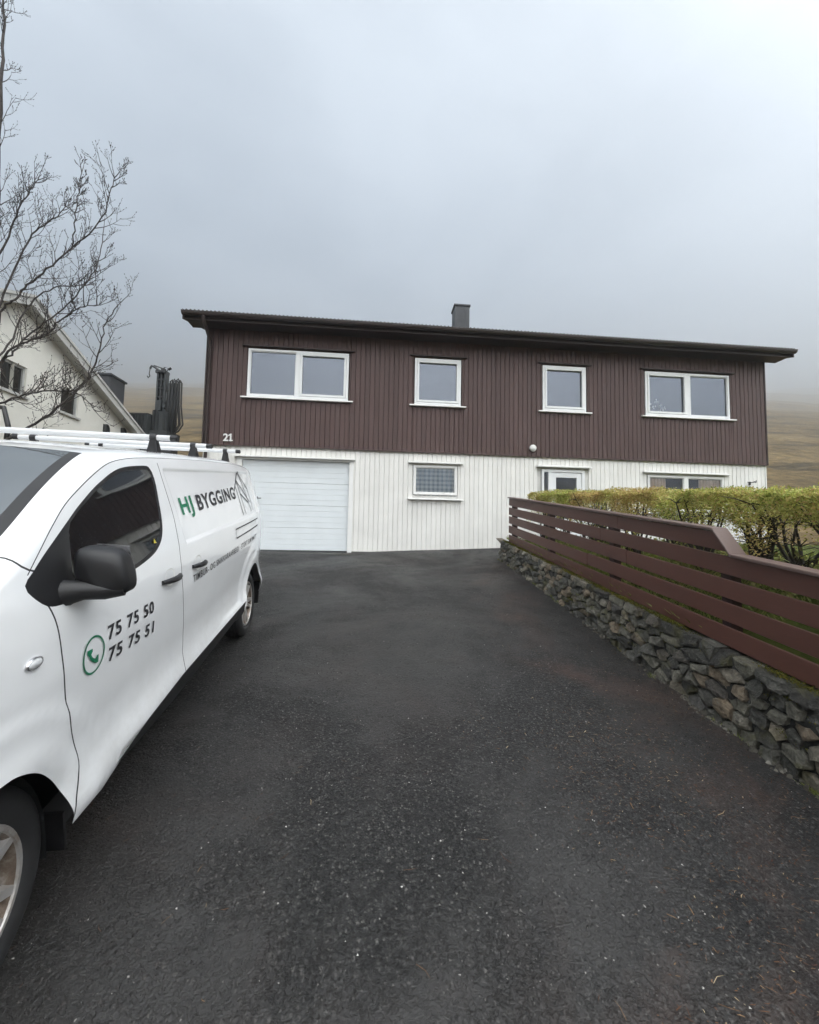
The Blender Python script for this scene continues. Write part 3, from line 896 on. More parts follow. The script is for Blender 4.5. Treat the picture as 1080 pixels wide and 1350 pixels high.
# ------------------------------------------------------------------ lettering
def text_mesh(txt, size=1.0, weight=0.0, ext=0.0, spacing=1.0, shear=0.0):
    c = bpy.data.curves.new('lettering', 'FONT')
    c.body = txt; c.size = size; c.offset = weight; c.extrude = ext; c.space_character = spacing; c.shear = shear
    c.resolution_u = 3
    o = bpy.data.objects.new('lettering', c)
    COL.objects.link(o)
    dg = bpy.context.evaluated_depsgraph_get()
    dg.update()
    me = bpy.data.meshes.new_from_object(o.evaluated_get(dg))
    V = np.array([v.co[:] for v in me.vertices]); F = [tuple(p.vertices) for p in me.polygons]
    bpy.data.objects.remove(o); bpy.data.curves.remove(c); bpy.data.meshes.remove(me)
    return V, F

num = None
xo = -3.42
for chh in '21':
    V, F = text_mesh(chh, 0.235, 0.006, 0.008)
    x0_, x1_ = V[:, 0].min(), V[:, 0].max()
    m_ = MB(); m_.add([(xo + (v[0] - x0_), -0.016 - v[2], 2.125 + v[1]) for v in V], F)
    if chh == '1': m_.hexa([(xo - .035, -.022, 2.235), (xo + .012, -.022, 2.262), (xo + .012, -.009, 2.262), (xo - .035, -.009, 2.235), (xo - .035, -.022, 2.262), (xo + .012, -.022, 2.290), (xo + .012, -.009, 2.290), (xo - .035, -.009, 2.262)]); m_.box(xo - 0.02, xo + (x1_ - x0_) + 0.03, -0.022, -0.009, 2.126, 2.150)
    if num is None:
        num = m_.build('house_number', M['white_paint'], house)
    else:
        m_.build('digit', M['white_paint'], num)
    xo += (x1_ - x0_) + 0.035

# ------------------------------------------------------------------ the van
VD = Vector((-0.15029, 0.97775, 0.14635)).normalized(); VN = Vector((0.02128, -0.1448, 0.98923))
VN = (VN - VD * VN.dot(VD)).normalized(); VL = VD.cross(VN)
VC = Vector((-2.5782, 4.304, -1.0437))
VAN = Matrix(((-VD.x, VL.x, VN.x, VC.x), (-VD.y, VL.y, VN.y, VC.y), (-VD.z, VL.z, VN.z, VC.z), (0, 0, 0, 1)))
van = empty('van', VAN, 'white panel van with roof bars and green and black company lettering', 'van')
WB = 3.22
ZS = np.array([.25, .33, .40, .48, .60, .70, .80, 1.0, 1.15, 1.27, 1.45, 1.6, 1.72, 1.80])
YS = np.array([.86, .905, .938, .960, .932, .930, .940, .955, .950, .935, .885, .84, .80, .77])
_zz = np.linspace(.25, 1.85, 321)
_k = np.exp(-0.5 * (np.arange(-8, 9) / 3.2) ** 2); _k /= _k.sum()
_raw = np.interp(_zz, ZS, YS)
_yy = np.convolve(np.pad(_raw, 8, 'edge'), _k, 'valid')
def ys(z): return np.interp(z, _zz, _yy)
EX = [-.79, -.72, -.6, -.4, -.1, .3, .8, 1.4, 1.9, 2.15, 2.35, 2.5, 2.66, 2.82, 2.95, 3.05, 3.2, 3.5, 3.8, 4.0, 4.12]
EZ = [1.62, 1.68, 1.725, 1.755, 1.772, 1.785, 1.785, 1.78, 1.77, 1.755, 1.72, 1.665, 1.59, 1.50, 1.42, 1.365, 1.31, 1.22, 1.09, .98, .90]
CX = [-.79, -.7, -.5, -.2, .3, .8, 1.4, 1.85, 2.15, 2.35, 2.5, 2.7, 2.9, 3.05, 3.2, 3.35, 3.5, 3.8, 4.0, 4.12]
CZ = [1.70, 1.75, 1.80, 1.835, 1.85, 1.855, 1.85, 1.84, 1.815, 1.79, 1.735, 1.64, 1.53, 1.44, 1.365, 1.32, 1.275, 1.15, 1.03, .93]
WX = [-.79, -.70, -.5, -.2, .2, 3.3, 3.6, 3.85, 4.0, 4.08, 4.12]
WW_ = [.90, .93, .965, .988, 1.0, 1.0, .975, .92, .86, .78, .70]
def smooth1(xs, vs):
    g = np.linspace(-.79, 4.12, 983)
    r_ = np.interp(g, xs, vs)
    k = np.exp(-0.5 * (np.arange(-40, 41) / 12.0) ** 2); k /= k.sum()
    return g, np.convolve(np.pad(r_, 40, 'reflect', reflect_type='odd'), k, 'valid')
_eg, _ev = smooth1(EX, EZ); _cg, _cv = smooth1(CX, CZ); _wg, _wv = smooth1(WX, WW_)
fe = lambda X: np.interp(X, _eg, _ev)
fc = lambda X: np.interp(X, _cg, _cv)
fwid = lambda X: np.interp(X, _wg, _wv)
T1, T2, T3 = 1.76, 1.92, 2.62
Z0, ZK = 0.355, 0.80
def t_of_z(X, Z):
    E_ = fe(X)
    return np.where(Z <= ZK, Z, ZK + (Z - ZK) * (T1 - ZK) / (E_ - ZK))

def inset(X, Z):
    """small relief in the side panels: arch flares, recessed cargo panel, waist crease"""
    d = np.zeros_like(X)
    for xc in (0.0, WB):
        r_ = np.hypot(X - xc, Z - .36)
        d += 0.016 * np.exp(-((r_ - .43) / .06) ** 2) + 0.010 * sstep((.62 - r_) / .05) * (Z > .3)
    # recessed cargo panel
    def box(x0, x1, z0, z1, s_):
        return sstep((X - x0) / s_) * sstep((x1 - X) / s_) * sstep((Z - z0) / s_) * sstep((z1 - Z) / s_)
    d -= 0.014 * box(-.42, 1.79, 1.262, 1.715, .018)
    d -= 0.006 * box(-.25, .70, 1.135, 1.21, .02)
    return d

def surf(X, t):
    """half body surface: parameters along the van and around its section -> (x, y, z)"""
    X = np.asarray(X, float); t = np.asarray(t, float)
    E_ = fe(X); W_ = fwid(X)
    Zs = np.where(t <= ZK, t, ZK + (np.minimum(t, T1) - ZK) * (E_ - ZK) / (T1 - ZK))
    yside = (ys(Zs) + inset(X, Zs)) * W_
    yE = ys(E_) * W_
    # corner
    u = np.clip((t - T1) / (T2 - T1), 0, 1)
    front = sstep((X - 2.05) / .5) * (1 - sstep((X - 3.0) / .25))
    cw = .15 - .05 * front
    yB = yE - cw
    C0 = fc(X)
    zB = E_ + (.042 + .023 * front)
    zB = np.minimum(zB, np.maximum(C0 - .004, E_ + .02))
    yK = yE - .018; zK = E_ + (zB - E_) * .86
    yc = (1 - u) ** 2 * yE + 2 * u * (1 - u) * yK + u * u * yB
    zc = (1 - u) ** 2 * E_ + 2 * u * (1 - u) * zK + u * u * zB
    # top; the screen and bonnet bow forwards in the middle
    s_ = np.clip((t - T2) / (T3 - T2), 0, 1)
    yt = yB * (1 - s_)
    C = C0
    zt = zB + (C - zB) * (1 - (1 - s_) ** 2)
    y = np.where(t <= T1, yside, np.where(t <= T2, yc, yt))
    z = np.where(t <= T1, Zs, np.where(t <= T2, zc, zt))
    return np.stack([X, y, z], -1)

def inpoly(P, poly):
    x, y = P[:, 0], P[:, 1]
    r_ = np.zeros(len(P), bool)
    n = len(poly)
    for i in range(n):
        x1, y1 = poly[i]; x2, y2 = poly[(i + 1) % n]
        c = ((y1 > y) != (y2 > y))
        xi = (x2 - x1) * (y - y1) / (y2 - y1 + 1e-12) + x1
        r_ ^= c & (x < xi)
    return r_
def dist_poly(P, pl, closed=False):
    best = np.full(len(P), 1e9)
    pl = np.asarray(pl, float)
    n = len(pl)
    for i in range(n if closed else n - 1):
        a = pl[i]; b_ = pl[(i + 1) % n]
        d = b_ - a; L2 = (d @ d) + 1e-12
        tt = np.clip(((P - a) @ d) / L2, 0, 1)
        best = np.minimum(best, np.hypot(*(P - (a + tt[:, None] * d)).T))
    return best
def resample(pl, step, closed=False):
    pl = [np.array(p, float) for p in pl]
    # Catmull-Rom, then even steps
    n = len(pl); res = []
    rng_ = range(n if closed else n - 1)
    for i in rng_:
        p0 = pl[(i - 1) % n] if closed or i > 0 else pl[0] * 2 - pl[1]
        p1 = pl[i]; p2 = pl[(i + 1) % n]
        p3 = pl[(i + 2) % n] if closed or i + 2 < n else pl[-1] * 2 - pl[-2]
        m = max(2, int(np.hypot(*(p2 - p1)) / step))
        for k in range(m):
            q = k / m
            res.append(0.5 * ((2 * p1) + (-p0 + p2) * q + (2 * p0 - 5 * p1 + 4 * p2 - p3) * q * q + (-p0 + 3 * p1 - 3 * p2 + p3) * q ** 3))
    if not closed: res.append(pl[-1])
    return np.array(res)
def sidecurve(pl, step=.03, closed=False):
    q = resample(pl, step, closed)
    return np.stack([q[:, 0], t_of_z(q[:, 0], q[:, 1])], 1)

WIN = [(3.033, 1.332), (3.016, 1.288), (2.950, 1.240), (2.815, 1.232), (2.600, 1.237), (2.381, 1.248), (2.164, 1.292), (2.040, 1.38), (1.968, 1.560), (1.938, 1.66), (1.950, 1.712), (2.010, 1.725), (2.261, 1.706), (2.470, 1.640), (2.640, 1.563), (2.755, 1.500), (2.910, 1.412), (2.985, 1.365)]
SEAM_F = [(2.966, 1.248), (2.948, 1.20), (2.937, 1.118), (2.924, 0.967), (2.895, 0.802), (2.866, 0.660), (2.878, 0.58), (2.906, 0.496), (2.922, 0.42), (2.915, 0.33)]
SEAM_R = [(1.830, 1.745), (1.846, 1.615), (1.858, 1.425), (1.900, 1.236), (1.900, 1.03), (1.862, 0.857), (1.836, 0.70), (1.848, 0.606), (1.862, 0.486), (1.862, 0.33)]
SEAM_A = [(3.010, 1.36), (2.935, 1.418), (2.830, 1.497), (2.693, 1.585), (2.457, 1.690), (2.30, 1.742), (2.10, 1.765), (1.830, 1.775), (1.1, 1.792), (0.0, 1.785), (-.5, 1.745)]

ARCH = ((0.03, (.425, .425, .340)), (3.28, (.370, .43, .390)))
def build_van_body():
    win = sidecurve(WIN, .02, True)
    sF = sidecurve(SEAM_F, .02); sR = sidecurve(SEAM_R, .02)
    sA = resample(SEAM_A, .03); sA = np.stack([sA[:, 0], np.minimum(t_of_z(sA[:, 0], sA[:, 1]), T1 + .05)], 1)
    arches = []
    for xc, AR in ARCH:
        an = np.linspace(0, math.pi, 60)
        arches.append(np.concatenate([[(xc + AR[0], Z0)], np.stack([xc + AR[0] * np.cos(an), AR[2] + AR[1] * np.sin(an)], 1), [(xc - AR[0], Z0)]]))
    hood = resample([(2.975, t_of_z(2.975, 1.365)), (3.02, T1 + .01), (3.06, T2), (3.2, 2.25), (3.28, T3)], .03)
    scr_side = [(x, T2 - .012) for x in np.linspace(2.36, 3.02, 30)]
    scr = np.array(scr_side + [(3.10, 2.05), (3.2, 2.25), (3.27, 2.45), (3.28, T3)] + [(2.30, T3), (2.31, 2.3), (2.335, 2.05)])
    seams = [sF, sR, sA, hood]
    verts, edges = [], []
    def addline(pl, closed=False):
        b0 = len(verts)
        verts.extend([tuple(p) for p in pl])
        n = len(pl)
        for i in range(n if closed else n - 1): edges.append((b0 + i, b0 + (i + 1) % n))
    G = .0032
    for s_ in seams:
        d = np.gradient(s_, axis=0); d /= (np.hypot(*d.T)[:, None] + 1e-12)
        nrm = np.stack([-d[:, 1], d[:, 0]], 1)
        addline(s_); addline(s_ + nrm * G); addline(s_ - nrm * G)
    addline(win, True)
    d = np.roll(win, -1, 0) - np.roll(win, 1, 0); d /= np.hypot(*d.T)[:, None]
    nrm = np.stack([-d[:, 1], d[:, 0]], 1)
    cen = win.mean(0)
    sgn = np.sign(((cen - win) * nrm).sum(1)).mean()
    win_in = win + nrm * np.sign(sgn) * .020
    addline(win_in, True)
    div = sidecurve([(2.745, 1.502), (2.80, 1.35), (2.835, 1.235)], .02)
    addline(div)
    for a in arches: addline(a)
    mould = np.array([(.45, Z0), (.45, .495), (1.90, .492), (2.33, .478), (2.64, .450), (2.50, .415), (1.95, Z0)])
    addline(mould.tolist())
    cutp = np.array([(2.93, Z0 - .01), (2.93, .432), (2.75, .436), (2.56, .432), (2.50, .415), (1.95, Z0), (1.95, Z0 - .01)])
    addline(cutp[:-1].tolist())
    addline(scr, True)
    frit = np.array([(x, T2 + .035) for x in np.linspace(2.325, 3.075, 40)] + [(3.03, 2.06), (3.125, 2.25), (3.19, 2.45), (3.20, T3)])
    addline(frit)
    lines = np.array(verts)
    gx = np.arange(-.79, 4.121, .0455); gx[-1] = 4.12
    gx = np.unique(np.round(np.concatenate([gx, np.arange(1.755, 1.80, .009)]), 4))
    gt = np.concatenate([np.unique(np.round(np.concatenate([np.arange(Z0, T1, .034), np.arange(1.20, 1.29, .009), np.arange(1.655, 1.735, .010)]), 4)), np.linspace(T1, T2, 9), np.linspace(T2, T3, 14)[1:]])
    XX, TT = np.meshgrid(gx, gt)
    P = np.stack([XX.ravel(), TT.ravel()], 1)
    keep = np.ones(len(P), bool)
    border = (P[:, 0] < -.789) | (P[:, 0] > 4.119) | (P[:, 1] < Z0 + .001) | (P[:, 1] > T3 - .001)
    for i in range(0, len(lines), 400):
        dd = np.hypot(P[:, None, 0] - lines[None, i:i + 400, 0], P[:, None, 1] - lines[None, i:i + 400, 1]).min(1)
        keep &= (dd > .010)
    P = P[keep | border]
    b0 = len(verts)
    verts.extend([tuple(p) for p in P])
    v2, e2, f2, *_ = geometry.delaunay_2d_cdt([Vector(v) for v in verts], edges, [], 0, 1e-5)
    V2 = np.array([v[:] for v in v2]); F2 = np.array([f for f in f2])
    V2[:, 0] = np.clip(V2[:, 0], -.79, 4.12); V2[:, 1] = np.clip(V2[:, 1], Z0, T3)
    cenf = V2[F2].mean(1)
    arch_in = np.zeros(len(F2), bool)
    for xc, AR in ARCH: arch_in |= (np.hypot((cenf[:, 0] - xc) / AR[0], (cenf[:, 1] - AR[2]) / AR[1]) < .999) | ((np.abs(cenf[:, 0] - xc) < AR[0] - 1e-4) & (cenf[:, 1] < AR[2]))
    a2 = V2[F2]
    area = np.abs((a2[:, 1, 0] - a2[:, 0, 0]) * (a2[:, 2, 1] - a2[:, 0, 1]) - (a2[:, 2, 0] - a2[:, 0, 0]) * (a2[:, 1, 1] - a2[:, 0, 1]))
    mid3 = [(a2[:, i] + a2[:, (i + 1) % 3]) / 2 for i in range(3)]
    for xc, AR in ARCH:
        for q in mid3: arch_in |= (np.abs(q[:, 0] - xc) < AR[0] - .004) & (q[:, 1] < AR[2] - .002) | (np.hypot((q[:, 0] - xc) / AR[0], (q[:, 1] - AR[2]) / AR[1]) < .985)
    ok = (~arch_in) & (area > 1e-10) & ~inpoly(cenf, cutp)
    F2 = F2[ok]; cenf = cenf[ok]
    in_win = inpoly(cenf, win); in_glass = inpoly(cenf, win_in)
    # rear side of the divider line is glass, in front of it a black triangle
    dx = np.interp(cenf[:, 1], div[::-1, 1], div[::-1, 0])
    black = in_win & (~in_glass | (cenf[:, 0] > dx - .006))
    glassm = in_win & ~black
    seam = np.zeros(len(F2), bool)
    seam_v = np.zeros(len(V2), bool)
    for s_ in seams:
        seam |= dist_poly(cenf, s_) < G * .98
        seam_v |= dist_poly(V2, s_) < 1e-4
    seam &= ~in_win
    mouldm = inpoly(cenf, mould) & ~in_win
    scrm = inpoly(cenf, scr)
    scr_black = scrm & ((cenf[:, 1] < T2 + .035) | (cenf[:, 0] > np.interp(cenf[:, 1], [T2, 2.06, 2.25, 2.45, T3], [3.0, 3.03, 3.125, 3.19, 3.20])))
    door_poly = np.concatenate([sF[::-1][:], sA[(sA[:, 0] > 1.83)][:], sR])
    indoor = inpoly(cenf, door_poly) & ~seam
    P3 = surf(V2[:, 0], V2[:, 1])
    # normals by finite differences, to sink the seams
    e = 1e-3
    du = surf(V2[:, 0] + e, V2[:, 1]) - surf(V2[:, 0] - e, V2[:, 1]); dv = surf(V2[:, 0], V2[:, 1] + e) - surf(V2[:, 0], V2[:, 1] - e)
    nn = np.cross(du, dv); nn /= (np.linalg.norm(nn, axis=1)[:, None] + 1e-12)
    nn *= np.sign(nn[:, 1:2] + 1e-9 + 2 * nn[:, 2:3] * 0)
    top = V2[:, 1] > T2
    nn[top] *= np.sign(nn[top][:, 2:3] + 1e-9)
    # glass sits a little inside the frame
    gl_v = np.zeros(len(V2), bool); gl_v[F2[glassm].ravel()] = True
    P3 = P3 - nn * (gl_v * .003)[:, None]
    def part(name, sel, mats, midx, parent, mirror=True):
        f = F2[sel]
        used, inv = np.unique(f, return_inverse=True)
        vv = P3[used]; ff = inv.reshape(-1, 3)
        mi = midx[sel] if midx is not None else np.zeros(len(ff), int)
        # wind faces outwards
        def orient(v, q, sy):
            c = v[q].mean(1)
            n_ = np.cross(v[q[:, 1]] - v[q[:, 0]], v[q[:, 2]] - v[q[:, 0]])
            refv = np.stack([np.zeros(len(c)), c[:, 1], (c[:, 2] - 1.0) * 0.9], 1)
            fl = (n_ * refv).sum(1) < 0
            q = q.copy(); q[fl] = q[fl][:, [0, 2, 1]]
            return q
        ff1 = orient(vv, ff, 1)
        if mirror:
            v2_ = vv * np.array([1, -1, 1])
            cl = np.abs(vv[:, 1]) < 1e-6
            remap = np.arange(len(vv)) + len(vv)
            remap[cl] = np.where(cl)[0]
            allv = np.concatenate([vv, v2_]); ff2 = orient(v2_, ff, -1)
            allf = np.concatenate([ff1, remap[ff2]]); mi = np.concatenate([mi, mi])
        else:
            allv, allf = vv, ff1
        return np_mesh(name, allv, allf, mats, parent, True, mi)
    other = ~(indoor | in_win | scrm | mouldm)
    mid = np.where(seam, 1, 0)
    part('body', other, [M['van_paint'], M['seal']], mid, van)
    part('windscreen', scrm, [M['screen_glass'], M['seal']], np.where(scr_black, 1, 0), van)
    doors = []
    for side in (1, -1):
        flip = np.array([1, side, 1])
        keepP = P3.copy(); P3[:] = P3 * flip
        dsel = indoor & ~in_win & ~mouldm
        part('sill_moulding', mouldm, [M['black_plastic']], None, van, False)
        d_ = part('front_door', dsel, [M['van_paint']], None, van, False)
        g_ = part('side_window', glassm, [M['car_glass']], None, d_, False)
        t_ = part('window_frame', black, [M['black_plastic']], None, d_, False)
        P3[:] = keepP
        doors.append(d_)
    return doors
doors = build_van_body()

# rear and nose panels, floor, dark inside
def section(X):
    t = np.concatenate([np.linspace(Z0, T1, 30), np.linspace(T1, T2, 8)[1:], np.linspace(T2, T3, 8)[1:]])
    return surf(np.full_like(t, X), t)
for X, nm, sg in ((-.79, 'rear_doors', -1), (4.12, 'nose', 1)):
    s_ = section(X)
    ringv = [tuple(p) for p in s_] + [(p[0], -p[1], p[2]) for p in s_[::-1][1:]]
    m_ = MB()
    cc = (X + sg * .03, 0, 1.0 if sg < 0 else .62)
    inner = [(X + sg * .028, p[1] * .92, cc[2] + (p[2] - cc[2]) * .94) for p in ringv]
    n = len(ringv)
    m_.add(ringv + inner + [cc], [(i, (i + 1) % n, n + (i + 1) % n, n + i) for i in range(n)] + [(n + i, n + (i + 1) % n, 2 * n) for i in range(n)])
    m_.build(nm, M['van_paint'], van, True)
m_ = MB(); m_.box(-.72, 3.9, -.80, .80, .26, .42); m_.box(-.60, 2.75, -.56, .56, .18, .26); m_.build('underbody', M['rig_dark'], van)
for xc, AR in ARCH:
    for sy in (1, -1):
        m_ = MB()
        an = np.linspace(0, math.pi, 24)
        pr = [(xc + AR[0] + .008, .30)] + [(xc + (AR[0] + .008) * math.cos(q), AR[2] + (AR[1] + .008) * math.sin(q)) for q in an] + [(xc - AR[0] - .008, .30)]
        n = len(pr)
        vs = [(q[0], sy * .50, q[1]) for q in pr] + [(q[0], sy * .865, q[1]) for q in pr]
        m_.add(vs, [(k, k + 1, n + k + 1, n + k) for k in range(n - 1)] + [tuple(range(n))])
        m_.build('wheel_well', M['rig_dark'], van)

# wheels
def tyre_mesh():
    m_ = MB()
    ro, ri, w = .333, .226, .215
    prof = [(ri, -w / 2 + .02), (ri + .02, -w / 2 + .004), (ri + .055, -w / 2 - .004), (ro - .03, -w / 2 + .004), (ro - .009, -w / 2 + .018), (ro, -w / 2 + .035)]
    for k in range(5):       # tread blocks with circumferential grooves
        y0_ = -w / 2 + .035 + k * .0305; prof += [(ro, y0_ + .0), (ro, y0_ + .022), (ro - .008, y0_ + .024), (ro - .008, y0_ + .029)]
    prof += [(ro, w / 2 - .035), (ro - .009, w / 2 - .018), (ro - .03, w / 2 - .004), (ri + .055, w / 2 + .004), (ri + .02, w / 2 - .004), (ri, w / 2 - .02)]
    m_.lathe(prof, lambda a, c, h: (a, h, c), 56)
    return m_.mesh('tyre', M['rubber'], True, 35)
def rim_meshes():
    m_ = MB()           # barrel and lip
    m_.lathe([(.209, .093), (.202, .080), (.195, .02), (.190, -.08)], lambda a, c, h: (a, h, c), 56)
    m_.lathe([(.190, -.03), (.10, -.035), (.0, -.03)], lambda a, c, h: (a, h, c), 40)
    barrel = m_.mesh('rim_barrel', M['rim_dust'], True, 40)
    m_ = MB()
    m_.lathe([(.2265, .085), (.229, .095), (.224, .101), (.213, .100), (.2085, .091)], lambda a, c, h: (a, h, c), 56)
    for k in range(5):
        a0 = 2 * math.pi * k / 5 + math.pi / 2
        for sgn in (1, -1):
            a1 = a0 + sgn * .20
            ca, sa = math.cos(a1), math.sin(a1)
            ta, tb = -sa, ca
            def pt(r, o, h): return (ca * r + ta * o, h, sa * r + tb * o)
            w0, w1 = .024, .017
            m_.hexa([pt(.045, -w0, .045), pt(.212, -w1, .070), pt(.212, w1, .070), pt(.045, w0, .045),
                     pt(.045, -w0 * .8, .078), pt(.212, -w1 * .75, .094), pt(.212, w1 * .75, .094), pt(.045, w0 * .8, .078)][:0] or
                    [pt(.045, -w0, .045), pt(.045, w0, .045), pt(.212, w1, .068), pt(.212, -w1, .068),
                     pt(.045, -w0 * .8, .080), pt(.045, w0 * .8, .080), pt(.212, w1 * .75, .095), pt(.212, -w1 * .75, .095)])
    m_.lathe([(.068, .04), (.07, .075), (.055, .088), (.034, .09), (.032, .082), (.0, .084)], lambda a, c, h: (a, h, c), 28)
    spokes = m_.mesh('rim', M['rim'], False)
    m_ = MB()
    for k in range(5):
        an = 2 * math.pi * (k + .5) / 5 + math.pi / 2
        m_.lathe([(.010, .06), (.010, .086), (.0, .088)], lambda a, c, h, an=an: (.052 * math.cos(an) + a, h, .052 * math.sin(an) + c), 6)
    return barrel, spokes, m_.mesh('wheel_bolts', M['chrome'])
_ty = tyre_mesh(); _rb, _rs, _wb = rim_meshes()
for xc in (0.0, WB):
    for sy in (1, -1):
        w = link('wheel', _ty, van)
        w.location = (xc, sy * (.757 if xc else .785), .41 if xc else .335)
        w.rotation_euler = (0, R(17 if xc else 40), 0 if sy > 0 else math.pi)
        link('rim_barrel', _rb, w); link('rim', _rs, w); link('wheel_bolts', _wb, w)
for sy in (1, -1):
    m_ = MB(); m_.hexa([(2.860, sy * .72, .30), (2.872, sy * .72, .30), (2.872, sy * .905, .30), (2.860, sy * .905, .30), (2.880, sy * .72, .46), (2.893, sy * .72, .46), (2.893, sy * .915, .46), (2.880, sy * .915, .46)])
    m_.build('mud_flap', M['black_plastic'], van)
    m_ = MB(); m_.hexa([(-.47, sy * .70, .20), (-.45, sy * .70, .20), (-.45, sy * .90, .20), (-.47, sy * .90, .20), (-.445, sy * .70, .46), (-.42, sy * .70, .46), (-.42, sy * .925, .46), (-.445, sy * .925, .46)])
    m_.build('mud_flap', M['black_plastic'], van)

# mirrors
def mirror(sy, parent):
    bm = bmesh.new()
    bmesh.ops.create_cube(bm, size=1.0)
    bmesh.ops.subdivide_edges(bm, edges=bm.edges[:], cuts=7, use_grid_fill=True)
    for v in bm.verts:
        x, y, z = v.co * 2
        p = 4.2
        n_ = (abs(x) ** p + abs(y) ** p + abs(z) ** p) ** (1 / p)
        x, y, z = x / n_, y / n_, z / n_
        # a shell: flat at the rear, rounded to the front, narrower at the top
        fx = .062 * x * (1 - .22 * (y * y)) if x > 0 else .050 * x
        top = 1 - .13 * max(z, 0)
        v.co = Vector((2.80 + fx - .015 * (1 - z) * .5 * 0 + .010 * (x > 0) * (1 - z * z), sy * (1.025 + .088 * y * top + .010 * (-z)), 1.334 + .083 * z - .010 * (y)))
    me = bpy.data.meshes.new('mirror'); bm.to_mesh(me); bm.free()
    me.materials.append(M['black_plastic']); me.polygons.foreach_set('use_smooth', [True] * len(me.polygons))
    o = link('mirror', me, parent)
    m_ = MB()
    m_.tube([(2.865, sy * .925, 1.262), (2.865, sy * .945, 1.266), (2.852, sy * .98, 1.270), (2.838, sy * 1.04, 1.265), (2.825, sy * 1.098, 1.268)], [.050, .042, .036, .034, .026], 12)
    m_.build('mirror_arm', M['black_plastic'], parent, True, 50)
    m_ = MB(); m_.add([(2.747, sy * .96, 1.275), (2.747, sy * 1.09, 1.265), (2.747, sy * 1.08, 1.415), (2.747, sy * .965, 1.42)], [(0, 1, 2, 3)]); m_.build('mirror_glass', M['chrome'], parent)
for sy, d_ in zip((1, -1), doors): mirror(sy, d_)

# handles: pale cup and black grip
def handle(xc, zc, sy, parent):
    m_ = MB()
    def s_on(X, Z, o=0.0):
        p = surf(np.array([X]), t_of_z(np.array([X]), np.array([Z])))[0]
        return (p[0], sy * (p[1] + o), p[2])
    pts = []
    for k in range(11):
        u = k / 10 - .5
        pts.append(s_on(xc + .23 * u, zc + .012 * u, .030 - .10 * u * u * 1.0))
    m_.tube(pts, [.011 + .006 * (1 - (2 * (k / 10 - .5)) ** 2) for k in range(11)], 8)
    h = m_.build('door_handle', M['black_plastic'], parent, True, 50)
    m_ = MB()
    n = 20
    vs = [s_on(xc + .01 + .062 * math.cos(2 * math.pi * k / n), zc + .012 + .048 * math.sin(2 * math.pi * k / n), .0025) for k in range(n)] + [s_on(xc + .01, zc + .012, -.012)]
    m_.add(vs, [(k, (k + 1) % n, n) for k in range(n)])
    m_.build('handle_cup', M['frost'], parent, True)
for sy, d_ in zip((1, -1), doors):
    handle(2.055, 1.112, sy, d_)
    handle(1.630, 1.105, sy, van)

# indicator on the wing
m_ = MB(); p = surf(np.array([3.06]), t_of_z(np.array([3.06]), np.array([1.095])))[0]
m_.lathe([(1.0, 0.0), (.9, .010), (.5, .016), (0, .018)], lambda a, c, h: (3.06 + a * .030, p[1] + h, 1.095 + c * .016), 24)
ind = m_.build('side_indicator', M['clear_lens'], van, True)
m_ = MB(); m_.lathe([(1.08, -.002), (1.12, .005), (.96, .0085)], lambda a, c, h: (3.06 + a * .032, p[1] + h, 1.095 + c * .0175), 24); m_.build('indicator_rim', M['chrome'], ind, True)

# roof bars
for xb in (1.42, .70, -.22):
    zb = 1.920 if xb > 0 else 1.930
    m_ = MB(); m_.tube([(xb, -.705, zb), (xb, .705, zb)], .0195, 14)
    bar = m_.build('roof_bar', M['alu'], van, True, 40)
    for sy in (1, -1):
        m_ = MB(); m_.tube([(xb, sy * .705, zb), (xb, sy * .745, zb), (xb, sy * .75, zb)], [.0205, .0205, .016], 14); m_.build('end_cap', M['black_plastic'], bar, True, 40)
        zr = float(fe(xb)) + .040
        m_ = MB()
        m_.hexa([(xb - .036, sy * .56, zr - .02), (xb + .036, sy * .56, zr - .02), (xb + .036, sy * .64, zr - .03), (xb - .036, sy * .64, zr - .03),
                 (xb - .020, sy * .585, zb + .0), (xb + .020, sy * .585, zb + .0), (xb + .020, sy * .615, zb + .0), (xb - .020, sy * .615, zb + .0)])
        m_.tube([(xb, sy * .58, zb), (xb, sy * .62, zb)], .026, 14)
        m_.build('bar_foot', M['black_plastic'], bar)

# wiper at the foot of the screen
m_ = MB(); m_.tube([(3.22, .2, 1.375), (3.06, .60, 1.44)], .008, 6); m_.build('wiper', M['black_plastic'], van)

# lettering and marks on the left side
def on_side(pts2, faces, name, mat, off=.0035, extra=0.0):
    P = np.array(pts2, float)
    X, Z = P[:, 0], P[:, 1]
    p = surf(X, t_of_z(X, Z)); p[:, 1] += off + extra
    m_ = MB(); m_.add([tuple(q) for q in p], faces)
    return m_.build(name, mat, van)
def van_text(name, txt, xa, xb, za, zb, h, mat, weight=.0, shear=0.0, sx=None):
    """text running rearwards from X=xa (baseline za) to X=xb (baseline zb), cap height h"""
    V, F = text_mesh(txt, 1.0, weight, 0.0, 1.14, shear)
    cap = 0.70
    w = V[:, 0].max() - V[:, 0].min()
    u = (V[:, 0] - V[:, 0].min()) / w
    Xs = xa + (xb - xa) * u
    Zs = za + (zb - za) * u + V[:, 1] / cap * h
    P2 = np.stack([Xs, Zs], 1)
    # one object for each word: cut where the gap between letters is wide
    iv = sorted((min(V[i, 0] for i in f), max(V[i, 0] for i in f), k) for k, f in enumerate(F))
    words_, end = [[]], iv[0][0]
    for a, c, k in iv:
        if a - end > .20: words_.append([])
        words_[-1].append(F[k]); end = max(end, c)
    for fs in words_:
        used = sorted({i for f in fs for i in f}); mp = {i: j for j, i in enumerate(used)}
        on_side(P2[used], [tuple(mp[i] for i in f) for f in fs], name, mat)
